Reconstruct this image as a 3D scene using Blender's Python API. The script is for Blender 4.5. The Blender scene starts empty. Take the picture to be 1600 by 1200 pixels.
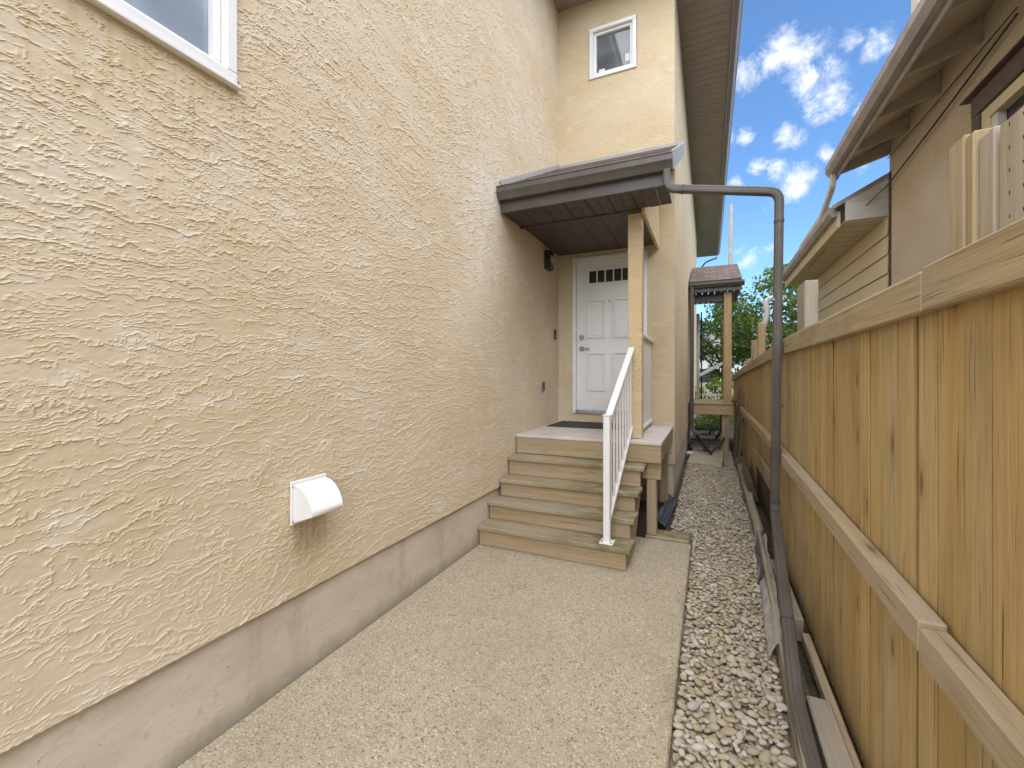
import bpy, math, random
import numpy as np
from mathutils import Matrix, Vector
random.seed(7)
rng = np.random.default_rng(7)
R = math.radians
sc = bpy.context.scene
C = sc.collection

# ------------------------------------------------------------------ camera
cam_d = bpy.data.cameras.new('camera')
cam = bpy.data.objects.new('camera', cam_d)
C.objects.link(cam)
cam.location = (0, 0, 1.53)
cam.rotation_euler = (R(90), 0, R(24.3))
cam_d.sensor_width = 36
cam_d.lens = 36 * 680 / 1600
cam_d.shift_y = -14 / 1600
cam_d.clip_start = 0.02
cam_d.clip_end = 3000
sc.camera = cam

# ------------------------------------------------------------------ light
SUN_EL, SUN_AZ = R(62), R(166)          # azimuth measured from +Y towards +X
SKY_STRENGTH = 0.082
CLOUD = .90
sun_d = bpy.data.lights.new('sun', 'SUN')
sun_d.energy = 3.3
sun_d.angle = R(118)
sun_d.color = (1.0, 0.948, 0.862)
sun = bpy.data.objects.new('sun', sun_d)
C.objects.link(sun)
sdir = Vector((math.sin(SUN_AZ) * math.cos(SUN_EL), math.cos(SUN_AZ) * math.cos(SUN_EL), math.sin(SUN_EL)))
sun.rotation_euler = sdir.to_track_quat('Z', 'Y').to_euler()
sun.location = (3, -4, 12)

sc.view_settings.view_transform = 'Standard'
sc.view_settings.look = 'None'
sc.view_settings.exposure = 1.38
sc.view_settings.gamma = 1
sc.view_settings.use_curve_mapping = False
sc.render.engine = 'CYCLES'
sc.cycles.use_denoising = True
sc.cycles.max_bounces = 5
sc.cycles.diffuse_bounces = 4
sc.cycles.glossy_bounces = 2
sc.cycles.use_adaptive_sampling = True
sc.cycles.adaptive_threshold = .02
sc.cycles.caustics_reflective = False
sc.cycles.caustics_refractive = False
sc.cycles.transparent_max_bounces = 12


def nd(nt, kind, ins=None, **attrs):
    n = nt.nodes.new('ShaderNode' + kind)
    for k, v in attrs.items():
        setattr(n, k, v)
    for k, v in (ins or {}).items():
        s = n.inputs[k]
        if isinstance(v, bpy.types.NodeSocket):
            nt.links.new(v, s)
        else:
            s.default_value = v
    return n


def mth(nt, op, a, b=None, c=None, clamp=False):
    ins = {0: a}
    if b is not None: ins[1] = b
    if c is not None: ins[2] = c
    return nd(nt, 'Math', ins, operation=op, use_clamp=clamp).outputs[0]


def rng_map(nt, v, a, b, c=0.0, d=1.0, smooth=True):
    n = nd(nt, 'MapRange', {0: v, 1: a, 2: b, 3: c, 4: d}, interpolation_type='SMOOTHSTEP' if smooth else 'LINEAR')
    return n.outputs[0]


def vscale(nt, v, s):
    return nd(nt, 'VectorMath', {0: v, 1: s}, operation='MULTIPLY').outputs[0]


def noise(nt, v, s, detail=3, rough=.55, dist=0.0):
    if not isinstance(s, (tuple, list)): s = (s, s, s)
    return nd(nt, 'TexNoise', {'Vector': vscale(nt, v, s), 'Scale': 1.0, 'Detail': detail, 'Roughness': rough, 'Distortion': dist}).outputs[0]


def mixc(nt, f, a, b, blend='MIX'):
    n = nd(nt, 'MixRGB', {0: f, 1: a, 2: b}, blend_type=blend)
    return n.outputs[0]


def rgb(c): return (c[0], c[1], c[2], 1)


# world: clear physical sky with scattered cumulus, everywhere on the dome
world = bpy.data.worlds.new('World')
sc.world = world
world.use_nodes = True
world.cycles.sampling_method = 'MANUAL'
world.cycles.sample_map_resolution = 512
wt = world.node_tree
wt.nodes.clear()
sky = nd(wt, 'TexSky', sky_type='NISHITA', sun_disc=False, sun_elevation=SUN_EL, sun_rotation=SUN_AZ, air_density=1.0, dust_density=0.3, ozone_density=2.5)
dirv = nd(wt, 'TexCoord').outputs['Generated']
blobs = [(.113, .838, .534, .00050), (.137, .843, .520, .00072), (.161, .857, .490, .00064), (.181, .869, .460, .00045), (.162, .874, .458, .00030),
         (.126, .899, .419, .00022), (.084, .920, .383, .00012), (.112, .921, .373, .00014), (.145, .925, .350, .00034), (.234, .833, .501, .00020),
         (.202, .832, .516, .00012), (.054, .856, .514, .00026), (.062, .897, .438, .00009), (.229, .876, .425, .00008), (.189, .906, .379, .00005)]
best = None
for bx_, by_, bz_, k in blobs:
    v = Vector((bx_, by_, bz_)).normalized()
    dt = nd(wt, 'VectorMath', {0: dirv, 1: v}, operation='DOT_PRODUCT').outputs['Value']
    val = mth(wt, 'MULTIPLY_ADD', dt, .6 / k, 1 - .6 / k)
    best = val if best is None else mth(wt, 'MAXIMUM', best, val)
best = mth(wt, 'MAXIMUM', best, -1.15)
n1 = noise(wt, dirv, 20, 9, .68, .3)
n0 = noise(wt, dirv, (5, 5, 9), 2, .5)
broad = rng_map(wt, n0, .50, .72, -1.0, .7)
den = mth(wt, 'ADD', mth(wt, 'MAXIMUM', best, broad), mth(wt, 'MULTIPLY', mth(wt, 'SUBTRACT', n1, .5), 5.8))
den = rng_map(wt, den, -.15, 2.0)
n2 = noise(wt, dirv, 18, 4, .5)
ccol = mixc(wt, rng_map(wt, n2, .4, .7), (CLOUD, CLOUD, CLOUD, 1), (CLOUD * .74, CLOUD * .77, CLOUD * .82, 1))
skyc = nd(wt, 'VectorMath', {0: sky.outputs[0], 1: (SKY_STRENGTH * .78, SKY_STRENGTH * 1.02, SKY_STRENGTH * 1.2)}, operation='MULTIPLY').outputs[0]
ccol = nd(wt, 'VectorMath', {0: ccol, 1: (.6,) * 3}, operation='MULTIPLY').outputs[0]
wcol = mixc(wt, mth(wt, 'MULTIPLY', den, .93), skyc, ccol)
bg = nd(wt, 'Background', {'Color': wcol, 'Strength': 1.0})
wo = nd(wt, 'OutputWorld', {'Surface': bg.outputs[0]})


# ------------------------------------------------------------------ materials
def new_mat(name):
    m = bpy.data.materials.new(name)
    m.use_nodes = True
    nt = m.node_tree
    nt.nodes.clear()
    out = nd(nt, 'OutputMaterial')
    p = nd(nt, 'BsdfPrincipled')
    nt.links.new(p.outputs[0], out.inputs[0])
    return m, nt, p


def setp(nt, p, **kw):
    for k, v in kw.items():
        k = k.replace('_', ' ')
        if isinstance(v, bpy.types.NodeSocket): nt.links.new(v, p.inputs[k])
        else: p.inputs[k].default_value = v


def bump(nt, p, h, dist, strength=1.0):
    b = nd(nt, 'Bump', {'Height': h, 'Distance': dist, 'Strength': strength})
    nt.links.new(b.outputs[0], p.inputs['Normal'])


def stucco_mat(name, ca, cb, cc, stains=False, relief=0.0):
    m, nt, p = new_mat(name)
    pos = nd(nt, 'NewGeometry').outputs['Position']
    x, y, z = nd(nt, 'SeparateXYZ', {0: pos}).outputs
    s = mth(nt, 'ADD', x, y)
    v = nd(nt, 'CombineXYZ', {0: s, 1: z, 2: 0.0}).outputs[0]
    col = mixc(nt, rng_map(nt, noise(nt, v, (1.1, 1.7, 1), 2, .6), .38, .66), rgb(ca), rgb(cb))
    pale = rng_map(nt, noise(nt, v, (3.6, 8.0, 21), 3, .6), .56, .66)
    wash = rng_map(nt, noise(nt, v, (.9, 1.1, 25), 3, .6), .42, .64)
    col = mixc(nt, mth(nt, 'MULTIPLY', wash, .45), col, rgb(cc))
    col = mixc(nt, mth(nt, 'MULTIPLY', pale, .7), col, rgb(cc))
    tint = rng_map(nt, noise(nt, v, (7, 13, 31), 3, .65), .5, .75)
    col = mixc(nt, mth(nt, 'MULTIPLY', tint, .40), col, rgb((ca[0] * .92, ca[1] * .83, ca[2] * .66)))
    if stains:
        # drip stain under the vent hood
        nz = noise(nt, v, (26, 3, 41), 2, .6)
        a = mth(nt, 'MULTIPLY', rng_map(nt, y, 1.50, 1.56), rng_map(nt, y, 1.80, 1.70))
        b = mth(nt, 'MULTIPLY', rng_map(nt, z, .50, .72), rng_map(nt, z, .90, .86))
        st = mth(nt, 'MULTIPLY', mth(nt, 'MULTIPLY', a, b), rng_map(nt, nz, .25, .6))
        col = mixc(nt, mth(nt, 'MULTIPLY', st, .5), col, rgb((.36, .25, .13)))
        # runs below the window sill
        nz = noise(nt, v, (20, 2.2, 51), 2, .6)
        a = rng_map(nt, y, 1.35, 1.15)
        b = mth(nt, 'MULTIPLY', rng_map(nt, z, 2.25, 2.7), rng_map(nt, z, 2.82, 2.8))
        st = mth(nt, 'MULTIPLY', a, b)
        col = mixc(nt, mth(nt, 'MULTIPLY', st, rng_map(nt, nz, .5, .62, 0, .6)), col, rgb((.54, .42, .23)))
        # efflorescence patch in front of the porch roof
        a = mth(nt, 'MULTIPLY', rng_map(nt, y, 3.0, 3.45), rng_map(nt, y, 4.0, 3.75))
        b = mth(nt, 'MULTIPLY', rng_map(nt, z, 2.1, 2.5), rng_map(nt, z, 3.9, 3.3))
        st = mth(nt, 'MULTIPLY', mth(nt, 'MULTIPLY', a, b), rng_map(nt, noise(nt, v, (9, 5, 61), 3, .7), .36, .6))
        col = mixc(nt, mth(nt, 'MULTIPLY', st, .7), col, rgb((.72, .66, .57)))
    setp(nt, p, Base_Color=col, Roughness=.92, Specular_IOR_Level=.2)
    if relief:
        ph = mth(nt, 'MULTIPLY_ADD', noise(nt, v, (6, 9, 3), 3, .6), 7.0, mth(nt, 'MULTIPLY', z, 22))
        a = mth(nt, 'POWER', mth(nt, 'SUBTRACT', 1.0, mth(nt, 'FRACT', ph)), 3.0)
        bump(nt, p, mth(nt, 'ADD', a, noise(nt, v, (40, 60, 3), 2, .6)), relief)
    return m


M = {}
M['stucco'] = stucco_mat('stucco', (.62, .505, .345), (.65, .545, .39), (.70, .62, .50), True)
M['stucco_plain'] = stucco_mat('stucco_plain', (.60, .475, .305), (.635, .515, .34), (.67, .575, .43))
M['stucco_fine'] = stucco_mat('stucco_fine', (.62, .465, .265), (.645, .50, .30), (.66, .53, .35), False, .0045)


def simple(name, col, rough=.5, metal=0.0, var=.08, nscale=6, bumpd=0.0, bscale=60, spec=.5):
    m, nt, p = new_mat(name)
    co = nd(nt, 'TexCoord').outputs['Object']
    f = rng_map(nt, noise(nt, co, nscale, 4, .6), .3, .7)
    c2 = tuple(max(0, c * (1 - var * 2)) for c in col)
    setp(nt, p, Base_Color=mixc(nt, f, rgb(col), rgb(c2)), Metallic=metal, Specular_IOR_Level=spec,
         Roughness=rng_map(nt, noise(nt, co, nscale * 3, 3), .3, .7, rough * .9, min(1, rough * 1.12)))
    if bumpd: bump(nt, p, noise(nt, co, bscale, 3, .6), bumpd)
    return m


def wood_mat(name, axis, ca, cb, grain=1.0, knots=True, green=0.0, grey=0.0, rough=.75, rand=.35):
    m, nt, p = new_mat(name)
    co = nd(nt, 'TexCoord').outputs['Object']
    oi = nd(nt, 'ObjectInfo').outputs['Random']
    offs = nd(nt, 'CombineXYZ', {0: mth(nt, 'MULTIPLY', oi, 37.1), 1: mth(nt, 'MULTIPLY', oi, 91.7), 2: mth(nt, 'MULTIPLY', oi, 53.3)}).outputs[0]
    v = nd(nt, 'VectorMath', {0: co, 1: offs}, operation='ADD').outputs[0]

    def sc3(along, across):
        return tuple(along if i == axis else across for i in range(3))
    warp = noise(nt, v, sc3(1.2, 5), 2, .5)
    g = noise(nt, v, sc3(1.6, 62), 4, .65, .4)
    g2 = noise(nt, v, sc3(.7, 22), 3, .6, .9)
    f = mth(nt, 'ADD', mth(nt, 'MULTIPLY', g, .5), mth(nt, 'MULTIPLY', g2, .6))
    f = rng_map(nt, f, .38, .74)
    col = mixc(nt, f, rgb(ca), rgb(cb))
    # each piece has its own tone
    tone = mth(nt, 'MULTIPLY', mth(nt, 'FRACT', mth(nt, 'MULTIPLY', oi, 17.3)), rand)
    col = mixc(nt, tone, col, rgb((cb[0] * .72, cb[1] * .70, cb[2] * .62)))
    col = mixc(nt, mth(nt, 'MULTIPLY', rng_map(nt, warp, .45, .7), .30), col, rgb((ca[0] * .80, ca[1] * .72, ca[2] * .55)))
    if name.startswith('wood_fence'):
        hue = mth(nt, 'FRACT', mth(nt, 'MULTIPLY', oi, 71.9))
        col = mixc(nt, rng_map(nt, hue, .55, 1.0, 0, .55), col, rgb((.50, .43, .31)))
        col = mixc(nt, rng_map(nt, hue, .30, 0, 0, .4), col, rgb((.62, .40, .14)))
    if green:
        gm = rng_map(nt, noise(nt, v, sc3(1.5, 6), 4, .65), .47, .68)
        col = mixc(nt, mth(nt, 'MULTIPLY', gm, green), col, rgb((.17, .165, .055)))
    if grey:
        gm = rng_map(nt, noise(nt, v, sc3(1.1, 4), 3, .6), .40, .62)
        col = mixc(nt, mth(nt, 'MULTIPLY', gm, grey), col, rgb((.44, .39, .33)))
    hk = f
    if knots:
        if name.startswith('wood_fence'):
            sv = nd(nt, 'SeparateXYZ', {0: v}).outputs
            kv = nd(nt, 'CombineXYZ', {0: mth(nt, 'MULTIPLY', sv[1], 7.5), 1: mth(nt, 'MULTIPLY', sv[2], 2.7), 2: 0.0}).outputs[0]
            kv = nd(nt, 'VectorMath', {0: kv, 1: vscale(nt, nd(nt, 'TexNoise', {'Vector': v, 'Scale': 25.0, 'Detail': 2}).outputs['Color'], (.09, .09, 0))}, operation='ADD').outputs[0]
            vo = nd(nt, 'TexVoronoi', {'Vector': kv, 'Scale': 1.0, 'Randomness': 1.0}, feature='F1', voronoi_dimensions='2D')
        else:
            vo = nd(nt, 'TexVoronoi', {'Vector': vscale(nt, v, sc3(2.3, 7.5)), 'Scale': 1.0, 'Randomness': 1.0}, feature='F1')
        kn = rng_map(nt, vo.outputs['Distance'], .125, .05)
        ksel = mth(nt, 'GREATER_THAN', nd(nt, 'SeparateColor', {0: vo.outputs['Color']}).outputs[0], .80 if name.startswith('wood_fence') else .6)
        kn = mth(nt, 'MULTIPLY', kn, ksel)
        col = mixc(nt, mth(nt, 'MULTIPLY', kn, .8), col, rgb((.12, .065, .028)))
        hal = mth(nt, 'MULTIPLY', rng_map(nt, vo.outputs['Distance'], .32, .12), ksel)
        col = mixc(nt, mth(nt, 'MULTIPLY', hal, .35), col, rgb((cb[0] * .7, cb[1] * .62, cb[2] * .5)))
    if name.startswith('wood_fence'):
        # seam shade painted into the colour: uneven dark band along the board edges
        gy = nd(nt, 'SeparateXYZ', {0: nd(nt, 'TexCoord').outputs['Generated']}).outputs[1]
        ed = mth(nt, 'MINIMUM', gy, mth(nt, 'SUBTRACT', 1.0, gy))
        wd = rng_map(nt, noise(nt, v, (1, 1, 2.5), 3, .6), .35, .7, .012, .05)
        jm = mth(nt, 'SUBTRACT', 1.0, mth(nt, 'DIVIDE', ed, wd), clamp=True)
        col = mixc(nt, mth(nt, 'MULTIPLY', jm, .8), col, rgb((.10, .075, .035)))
    dk = rng_map(nt, noise(nt, v, sc3(3, 110), 2, .5), .63, .76)
    col = mixc(nt, mth(nt, 'MULTIPLY', dk, .45 * grain), col, rgb((cb[0] * .42, cb[1] * .37, cb[2] * .3)))
    if name.startswith('wood_tread'):
        # algae stain where the open side stays damp
        wp = nd(nt, 'NewGeometry').outputs['Position']
        wx = nd(nt, 'SeparateXYZ', {0: wp}).outputs[0]
        al = mth(nt, 'MULTIPLY', rng_map(nt, wx, -1.35, -.85), rng_map(nt, noise(nt, wp, (4, 9, 9), 4, .65), .38, .58))
        col = mixc(nt, mth(nt, 'MULTIPLY', al, .75), col, rgb((.155, .14, .065)))
    setp(nt, p, Base_Color=col, Roughness=rough, Specular_IOR_Level=.25)
    bump(nt, p, mth(nt, 'SUBTRACT', g, mth(nt, 'MULTIPLY', dk, .6)), .0016 * grain)
    return m


WOODS = {
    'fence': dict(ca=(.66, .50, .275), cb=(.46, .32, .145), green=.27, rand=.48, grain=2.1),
    'rail': dict(ca=(.54, .43, .275), cb=(.39, .295, .17), green=.42, grey=.40, rand=.2, grain=1.5),
    'step': dict(ca=(.47, .36, .225), cb=(.35, .255, .145), green=.20, grey=.25, rand=.15, grain=1.4),
    'tread': dict(ca=(.42, .34, .23), cb=(.30, .235, .145), green=.55, grey=.25, grain=1.5, rand=.25, knots=False),
    'post': dict(ca=(.56, .40, .22), cb=(.44, .30, .145), grey=.15, rand=.2),
    'old': dict(ca=(.60, .54, .45), cb=(.45, .39, .305), green=.10, grey=.6, rand=.3),
    'dark': dict(ca=(.15, .115, .085), cb=(.075, .055, .042), rand=.3, knots=False),
    'edging': dict(ca=(.40, .35, .28), cb=(.27, .225, .16), green=.25, grey=.5, rand=.2, knots=False),
}


def wood(kind, axis):
    key = ('wood', kind, axis)
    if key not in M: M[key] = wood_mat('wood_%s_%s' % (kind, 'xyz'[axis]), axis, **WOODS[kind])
    return M[key]


M['vinyl'] = simple('white_vinyl', (.83, .82, .805), .38, var=.02)
M['door'] = simple('white_door_paint', (.82, .80, .775), .42, var=.02)
M['brown'] = simple('brown_metal', (.095, .078, .070), .42, .0, .10, 5)
M['brown_lt'] = simple('brown_gutter', (.118, .104, .09), .42, .0, .10, 5)
M['soffit'] = simple('brown_soffit', (.085, .062, .055), .55, .0, .08, 4)
M['soffit_tan'] = simple('taupe_soffit', (.34, .295, .25), .6, .0, .06, 3)
M['eave_metal'] = simple('taupe_fascia', (.33, .30, .27), .45, .0, .05, 3)
M['flashing'] = simple('pale_flashing', (.40, .39, .375), .6, 0.0, .06, 4)
M['chrome'] = simple('satin_nickel', (.55, .54, .52), .25, 1.0, .05)
M['black'] = simple('black_metal', (.022, .021, .022), .4)
M['darkplastic'] = simple('dark_plastic', (.05, .042, .04), .5)
M['mat'] = simple('rubber_mat', (.075, .06, .06), .9, 0, .2, 30, .002, 160)
M['landing'] = simple('deck_membrane', (.63, .57, .51), .72, 0, .10, 3, .0008, 90)
M['soil'] = simple('soil', (.10, .075, .05), .95, 0, .3, 8, .02, 30)
M['grass'] = simple('lawn', (.105, .105, .06), .95, 0, .25, 2, .03, 40)
M['grit'] = simple('grit', (.26, .215, .155), .95, 0, .3, 20, .01, 60)
M['stone'] = simple('paving_stone', (.47, .40, .29), .85, 0, .12, 9, .002, 80)
M['moss_concrete'] = simple('mossy_concrete', (.23, .22, .15), .9, 0, .3, 14, .006, 60)
M['white_pipe'] = simple('white_pipe', (.72, .71, .68), .45, 0, .05)
M['ngutter'] = simple('neighbour_gutter', (.44, .395, .38), .5, 0, .12, 4)
M['nwhite'] = simple('neighbour_white', (.76, .73, .69), .6, 0, .08, 4)
M['ncream'] = simple('cream_siding', (.74, .64, .44), .6, 0, .02, 2)
M['nsoffit'] = simple('cream_soffit', (.70, .61, .47), .65, 0, .10, 3)
M['nbrown'] = simple('brown_trim', (.135, .10, .09), .6, 0, .12, 5)
M['rust'] = simple('rusty_strip', (.19, .10, .055), .8, 0, .4, 25, .003, 40)
M['rafter'] = simple('weathered_rafter', (.60, .53, .46), .75, 0, .15, 6)
M['wire'] = simple('cable', (.06, .05, .045), .6)
M['bark'] = simple('bark', (.13, .10, .075), .9, 0, .3, 12, .02, 30)
M['paper'] = simple('sticker_paper', (.74, .75, .75), .6, 0, .02)
M['polegrey'] = simple('pole_grey', (.24, .215, .19), .7, 0, .1)
M['far_white'] = simple('far_siding', (.60, .59, .57), .7, 0, .05, 2)
M['far_roof'] = simple('far_roof', (.16, .15, .145), .85, 0, .1, 3)
M['rock'] = simple('white_rock', (.66, .63, .60), .8, 0, .1, 12, .006, 25)


def glass_mat(name, col, rough=.05):
    m, nt, p = new_mat(name)
    co = nd(nt, 'TexCoord').outputs['Object']
    f = rng_map(nt, noise(nt, co, (1.5, 1.5, 3), 2), .35, .7)
    setp(nt, p, Base_Color=mixc(nt, f, rgb(col), rgb(tuple(c * .6 for c in col))), Roughness=rough, Specular_IOR_Level=.8)
    return m


M['pane_dark'] = glass_mat('pane_dark', (.055, .06, .065), .06)
M['pane_grey'] = glass_mat('pane_grey', (.17, .18, .19), .05)
M['pane_light'] = glass_mat('pane_light', (.42, .47, .53), .06)
M['pane_brown'] = glass_mat('pane_brown', (.045, .035, .03), .12)


def foundation_mat():
    m, nt, p = new_mat('foundation_concrete')
    pos = nd(nt, 'NewGeometry').outputs['Position']
    z = nd(nt, 'SeparateXYZ', {0: pos}).outputs[2]
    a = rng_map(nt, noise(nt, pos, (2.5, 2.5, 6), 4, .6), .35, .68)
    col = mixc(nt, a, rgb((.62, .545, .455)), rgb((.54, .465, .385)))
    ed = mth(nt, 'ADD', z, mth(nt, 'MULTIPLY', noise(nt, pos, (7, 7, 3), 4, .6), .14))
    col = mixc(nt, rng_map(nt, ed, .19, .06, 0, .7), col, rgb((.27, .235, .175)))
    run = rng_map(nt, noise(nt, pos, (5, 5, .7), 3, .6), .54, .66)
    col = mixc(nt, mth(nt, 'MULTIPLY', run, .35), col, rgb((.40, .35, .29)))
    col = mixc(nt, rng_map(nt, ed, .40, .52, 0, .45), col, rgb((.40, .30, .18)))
    blot = rng_map(nt, noise(nt, pos, 14, 4, .7), .58, .72)
    col = mixc(nt, mth(nt, 'MULTIPLY', blot, .45), col, rgb((.33, .29, .25)))
    pit = rng_map(nt, noise(nt, pos, 55, 2), .70, .78)
    col = mixc(nt, mth(nt, 'MULTIPLY', pit, .5), col, rgb((.22, .19, .16)))
    setp(nt, p, Base_Color=col, Roughness=.9, Specular_IOR_Level=.2)
    h = mth(nt, 'SUBTRACT', noise(nt, pos, (14, 14, 30), 4, .6), pit)
    bump(nt, p, h, .003)
    return m


M['foundation'] = foundation_mat()


def aggregate_mat():
    m, nt, p = new_mat('exposed_aggregate')
    pos = nd(nt, 'NewGeometry').outputs['Position']
    wv = nd(nt, 'VectorMath', {0: pos, 1: vscale(nt, nd(nt, 'TexNoise', {'Vector': pos, 'Scale': 30.0, 'Detail': 2}).outputs['Color'], (.012, .012, .012))}, operation='ADD').outputs[0]
    vo = nd(nt, 'TexVoronoi', {'Vector': wv, 'Scale': 120.0}, feature='F1')
    vs = nd(nt, 'TexVoronoi', {'Vector': wv, 'Scale': 190.0}, feature='F1')
    sepc = nd(nt, 'SeparateColor', {0: vo.outputs['Color']})
    ramp = nd(nt, 'ValToRGB', {0: sepc.outputs[0]})
    cr = ramp.color_ramp
    cr.elements[0].position = 0; cr.elements[0].color = (.12, .10, .075, 1)
    cr.elements[1].position = 1; cr.elements[1].color = (.72, .67, .58, 1)
    for q, c in ((.10, (.36, .29, .19)), (.35, (.47, .40, .28)), (.6, (.53, .44, .31)), (.8, (.50, .41, .31)), (.93, (.60, .54, .44))):
        e = cr.elements.new(q); e.color = rgb(c)
    sep2 = nd(nt, 'SeparateColor', {0: vs.outputs['Color']})
    col = mixc(nt, rng_map(nt, sep2.outputs[1], .2, .9, 0, .42), ramp.outputs[0], rgb((.50, .42, .29)))
    edge = rng_map(nt, vo.outputs['Distance'], .42, .72)
    col = mixc(nt, mth(nt, 'MULTIPLY', edge, .55), col, rgb((.34, .29, .21)))
    big = rng_map(nt, noise(nt, pos, (1.6, 1.6, 1), 4, .6), .40, .66)
    col = mixc(nt, mth(nt, 'MULTIPLY', big, .30), col, rgb((.33, .28, .19)))
    y = nd(nt, 'SeparateXYZ', {0: pos}).outputs[0]
    stn = rng_map(nt, noise(nt, pos, (5, 5, 1), 4, .65), .56, .70)
    col = mixc(nt, mth(nt, 'MULTIPLY', stn, .28), col, rgb((.24, .22, .13)))
    moss = mth(nt, 'MULTIPLY', rng_map(nt, mth(nt, 'ADD', y, mth(nt, 'MULTIPLY', noise(nt, pos, (3, 3, 1), 3, .6), .2)), -.14, .0), rng_map(nt, noise(nt, pos, (9, 6, 1), 4, .65), .4, .62))
    col = mixc(nt, mth(nt, 'MULTIPLY', moss, .45), col, rgb((.22, .20, .10)))
    setp(nt, p, Base_Color=col, Roughness=.82, Specular_IOR_Level=.3)
    h = mth(nt, 'SUBTRACT', 1.0, vo.outputs['Distance'])
    h = mth(nt, 'ADD', h, mth(nt, 'MULTIPLY', noise(nt, pos, 9, 3), 1.5))
    bump(nt, p, h, .004)
    return m


M['aggregate'] = aggregate_mat()


def pebble_mat(name, use_attr):
    m, nt, p = new_mat(name)
    pos = nd(nt, 'NewGeometry').outputs['Position']
    if use_attr: r = nd(nt, 'Attribute', attribute_name='tone').outputs['Fac']
    else: r = nd(nt, 'ObjectInfo').outputs['Random']
    r2 = mth(nt, 'FRACT', mth(nt, 'MULTIPLY', r, 13.7))
    ramp = nd(nt, 'ValToRGB', {0: r})
    cr = ramp.color_ramp
    cr.elements[0].position = 0; cr.elements[0].color = (.24, .20, .13, 1)
    cr.elements[1].position = 1; cr.elements[1].color = (.58, .535, .48, 1)
    for q, c in ((.12, (.42, .35, .24)), (.25, (.34, .285, .165)), (.4, (.54, .46, .36)), (.52, (.41, .355, .31)), (.64, (.56, .48, .375)), (.76, (.45, .355, .19)), (.88, (.53, .47, .42))):
        e = cr.elements.new(q); e.color = rgb(c)
    col = mixc(nt, mth(nt, 'MULTIPLY', r2, .3), ramp.outputs[0], rgb((.40, .36, .30)))
    ms = rng_map(nt, noise(nt, pos, (6, 6, 6), 4, .65), .48, .66)
    col = mixc(nt, mth(nt, 'MULTIPLY', ms, .42), col, rgb((.27, .245, .10)))
    col = mixc(nt, rng_map(nt, noise(nt, pos, 90, 3), .45, .75, 0, .35), col, rgb((.30, .26, .20)))
    setp(nt, p, Base_Color=col, Roughness=.75, Specular_IOR_Level=.3)
    bump(nt, p, noise(nt, pos, 70, 3), .002)
    return m


M['pebble'] = pebble_mat('pebble', False)
M['pebbles'] = pebble_mat('pebbles', True)


def shingle_mat():
    m, nt, p = new_mat('asphalt_shingle')
    pos = nd(nt, 'NewGeometry').outputs['Position']
    oi = nd(nt, 'ObjectInfo').outputs['Random']
    col = mixc(nt, oi, rgb((.27, .215, .185)), rgb((.17, .135, .12)))
    g = noise(nt, pos, 140, 2, .7)
    col = mixc(nt, rng_map(nt, g, .35, .7, 0, .5), col, rgb((.10, .082, .075)))
    setp(nt, p, Base_Color=col, Roughness=.92, Specular_IOR_Level=.2)
    bump(nt, p, g, .003)
    return m


M['shingle'] = shingle_mat()


def pebbledash_mat():
    m, nt, p = new_mat('neighbour_pebbledash')
    pos = nd(nt, 'NewGeometry').outputs['Position']
    a = rng_map(nt, noise(nt, pos, (1.2, 1.2, 1.2), 4, .6), .35, .65)
    col = mixc(nt, a, rgb((.74, .65, .53)), rgb((.70, .585, .44)))
    g = nd(nt, 'TexVoronoi', {'Vector': pos, 'Scale': 75.0}, feature='F1').outputs['Distance']
    col = mixc(nt, rng_map(nt, noise(nt, pos, 60, 3), .5, .75, 0, .4), col, rgb((.44, .35, .25)))
    setp(nt, p, Base_Color=col, Roughness=.95, Specular_IOR_Level=.15)
    bump(nt, p, mth(nt, 'SUBTRACT', 1.0, g), .008)
    return m


M['pebbledash'] = pebbledash_mat()


def sheet_mat(name, col, alpha, rough):
    m, nt, p = new_mat(name)
    pos = nd(nt, 'NewGeometry').outputs['Position']
    al = rng_map(nt, noise(nt, pos, 11, 4, .6), .3, .7, alpha * .75, min(1, alpha * 1.25))
    setp(nt, p, Base_Color=rgb(col), Roughness=rough, Alpha=al, Specular_IOR_Level=.6)
    return m


M['poly'] = sheet_mat('poly_sheet', (.56, .54, .52), .62, .3)
M['tarp'] = sheet_mat('membrane', (.075, .085, .105), 1.0, .35)


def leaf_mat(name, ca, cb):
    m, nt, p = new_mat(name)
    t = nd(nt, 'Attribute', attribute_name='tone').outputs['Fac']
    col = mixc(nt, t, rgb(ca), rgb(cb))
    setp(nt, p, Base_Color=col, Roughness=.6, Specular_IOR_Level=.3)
    tr = nd(nt, 'BsdfTranslucent', {'Color': mixc(nt, .5, col, rgb((.20, .26, .03)))})
    mx = nd(nt, 'MixShader', {0: .35, 1: p.outputs[0], 2: tr.outputs[0]})
    out = [n for n in nt.nodes if n.type == 'OUTPUT_MATERIAL'][0]
    nt.links.new(mx.outputs[0], out.inputs[0])
    return m


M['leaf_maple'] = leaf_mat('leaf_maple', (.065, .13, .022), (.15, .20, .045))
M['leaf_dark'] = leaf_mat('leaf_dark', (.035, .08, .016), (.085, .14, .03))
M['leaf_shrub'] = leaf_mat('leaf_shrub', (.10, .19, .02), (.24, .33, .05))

# ------------------------------------------------------------------ builders
WM = {}


def place(o, W, parent):
    C.objects.link(o)
    WM[o.name] = W
    if parent is not None:
        o.parent = parent
        o.matrix_basis = WM[parent.name].inverted() @ W
    else:
        o.matrix_basis = W
    return o


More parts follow.
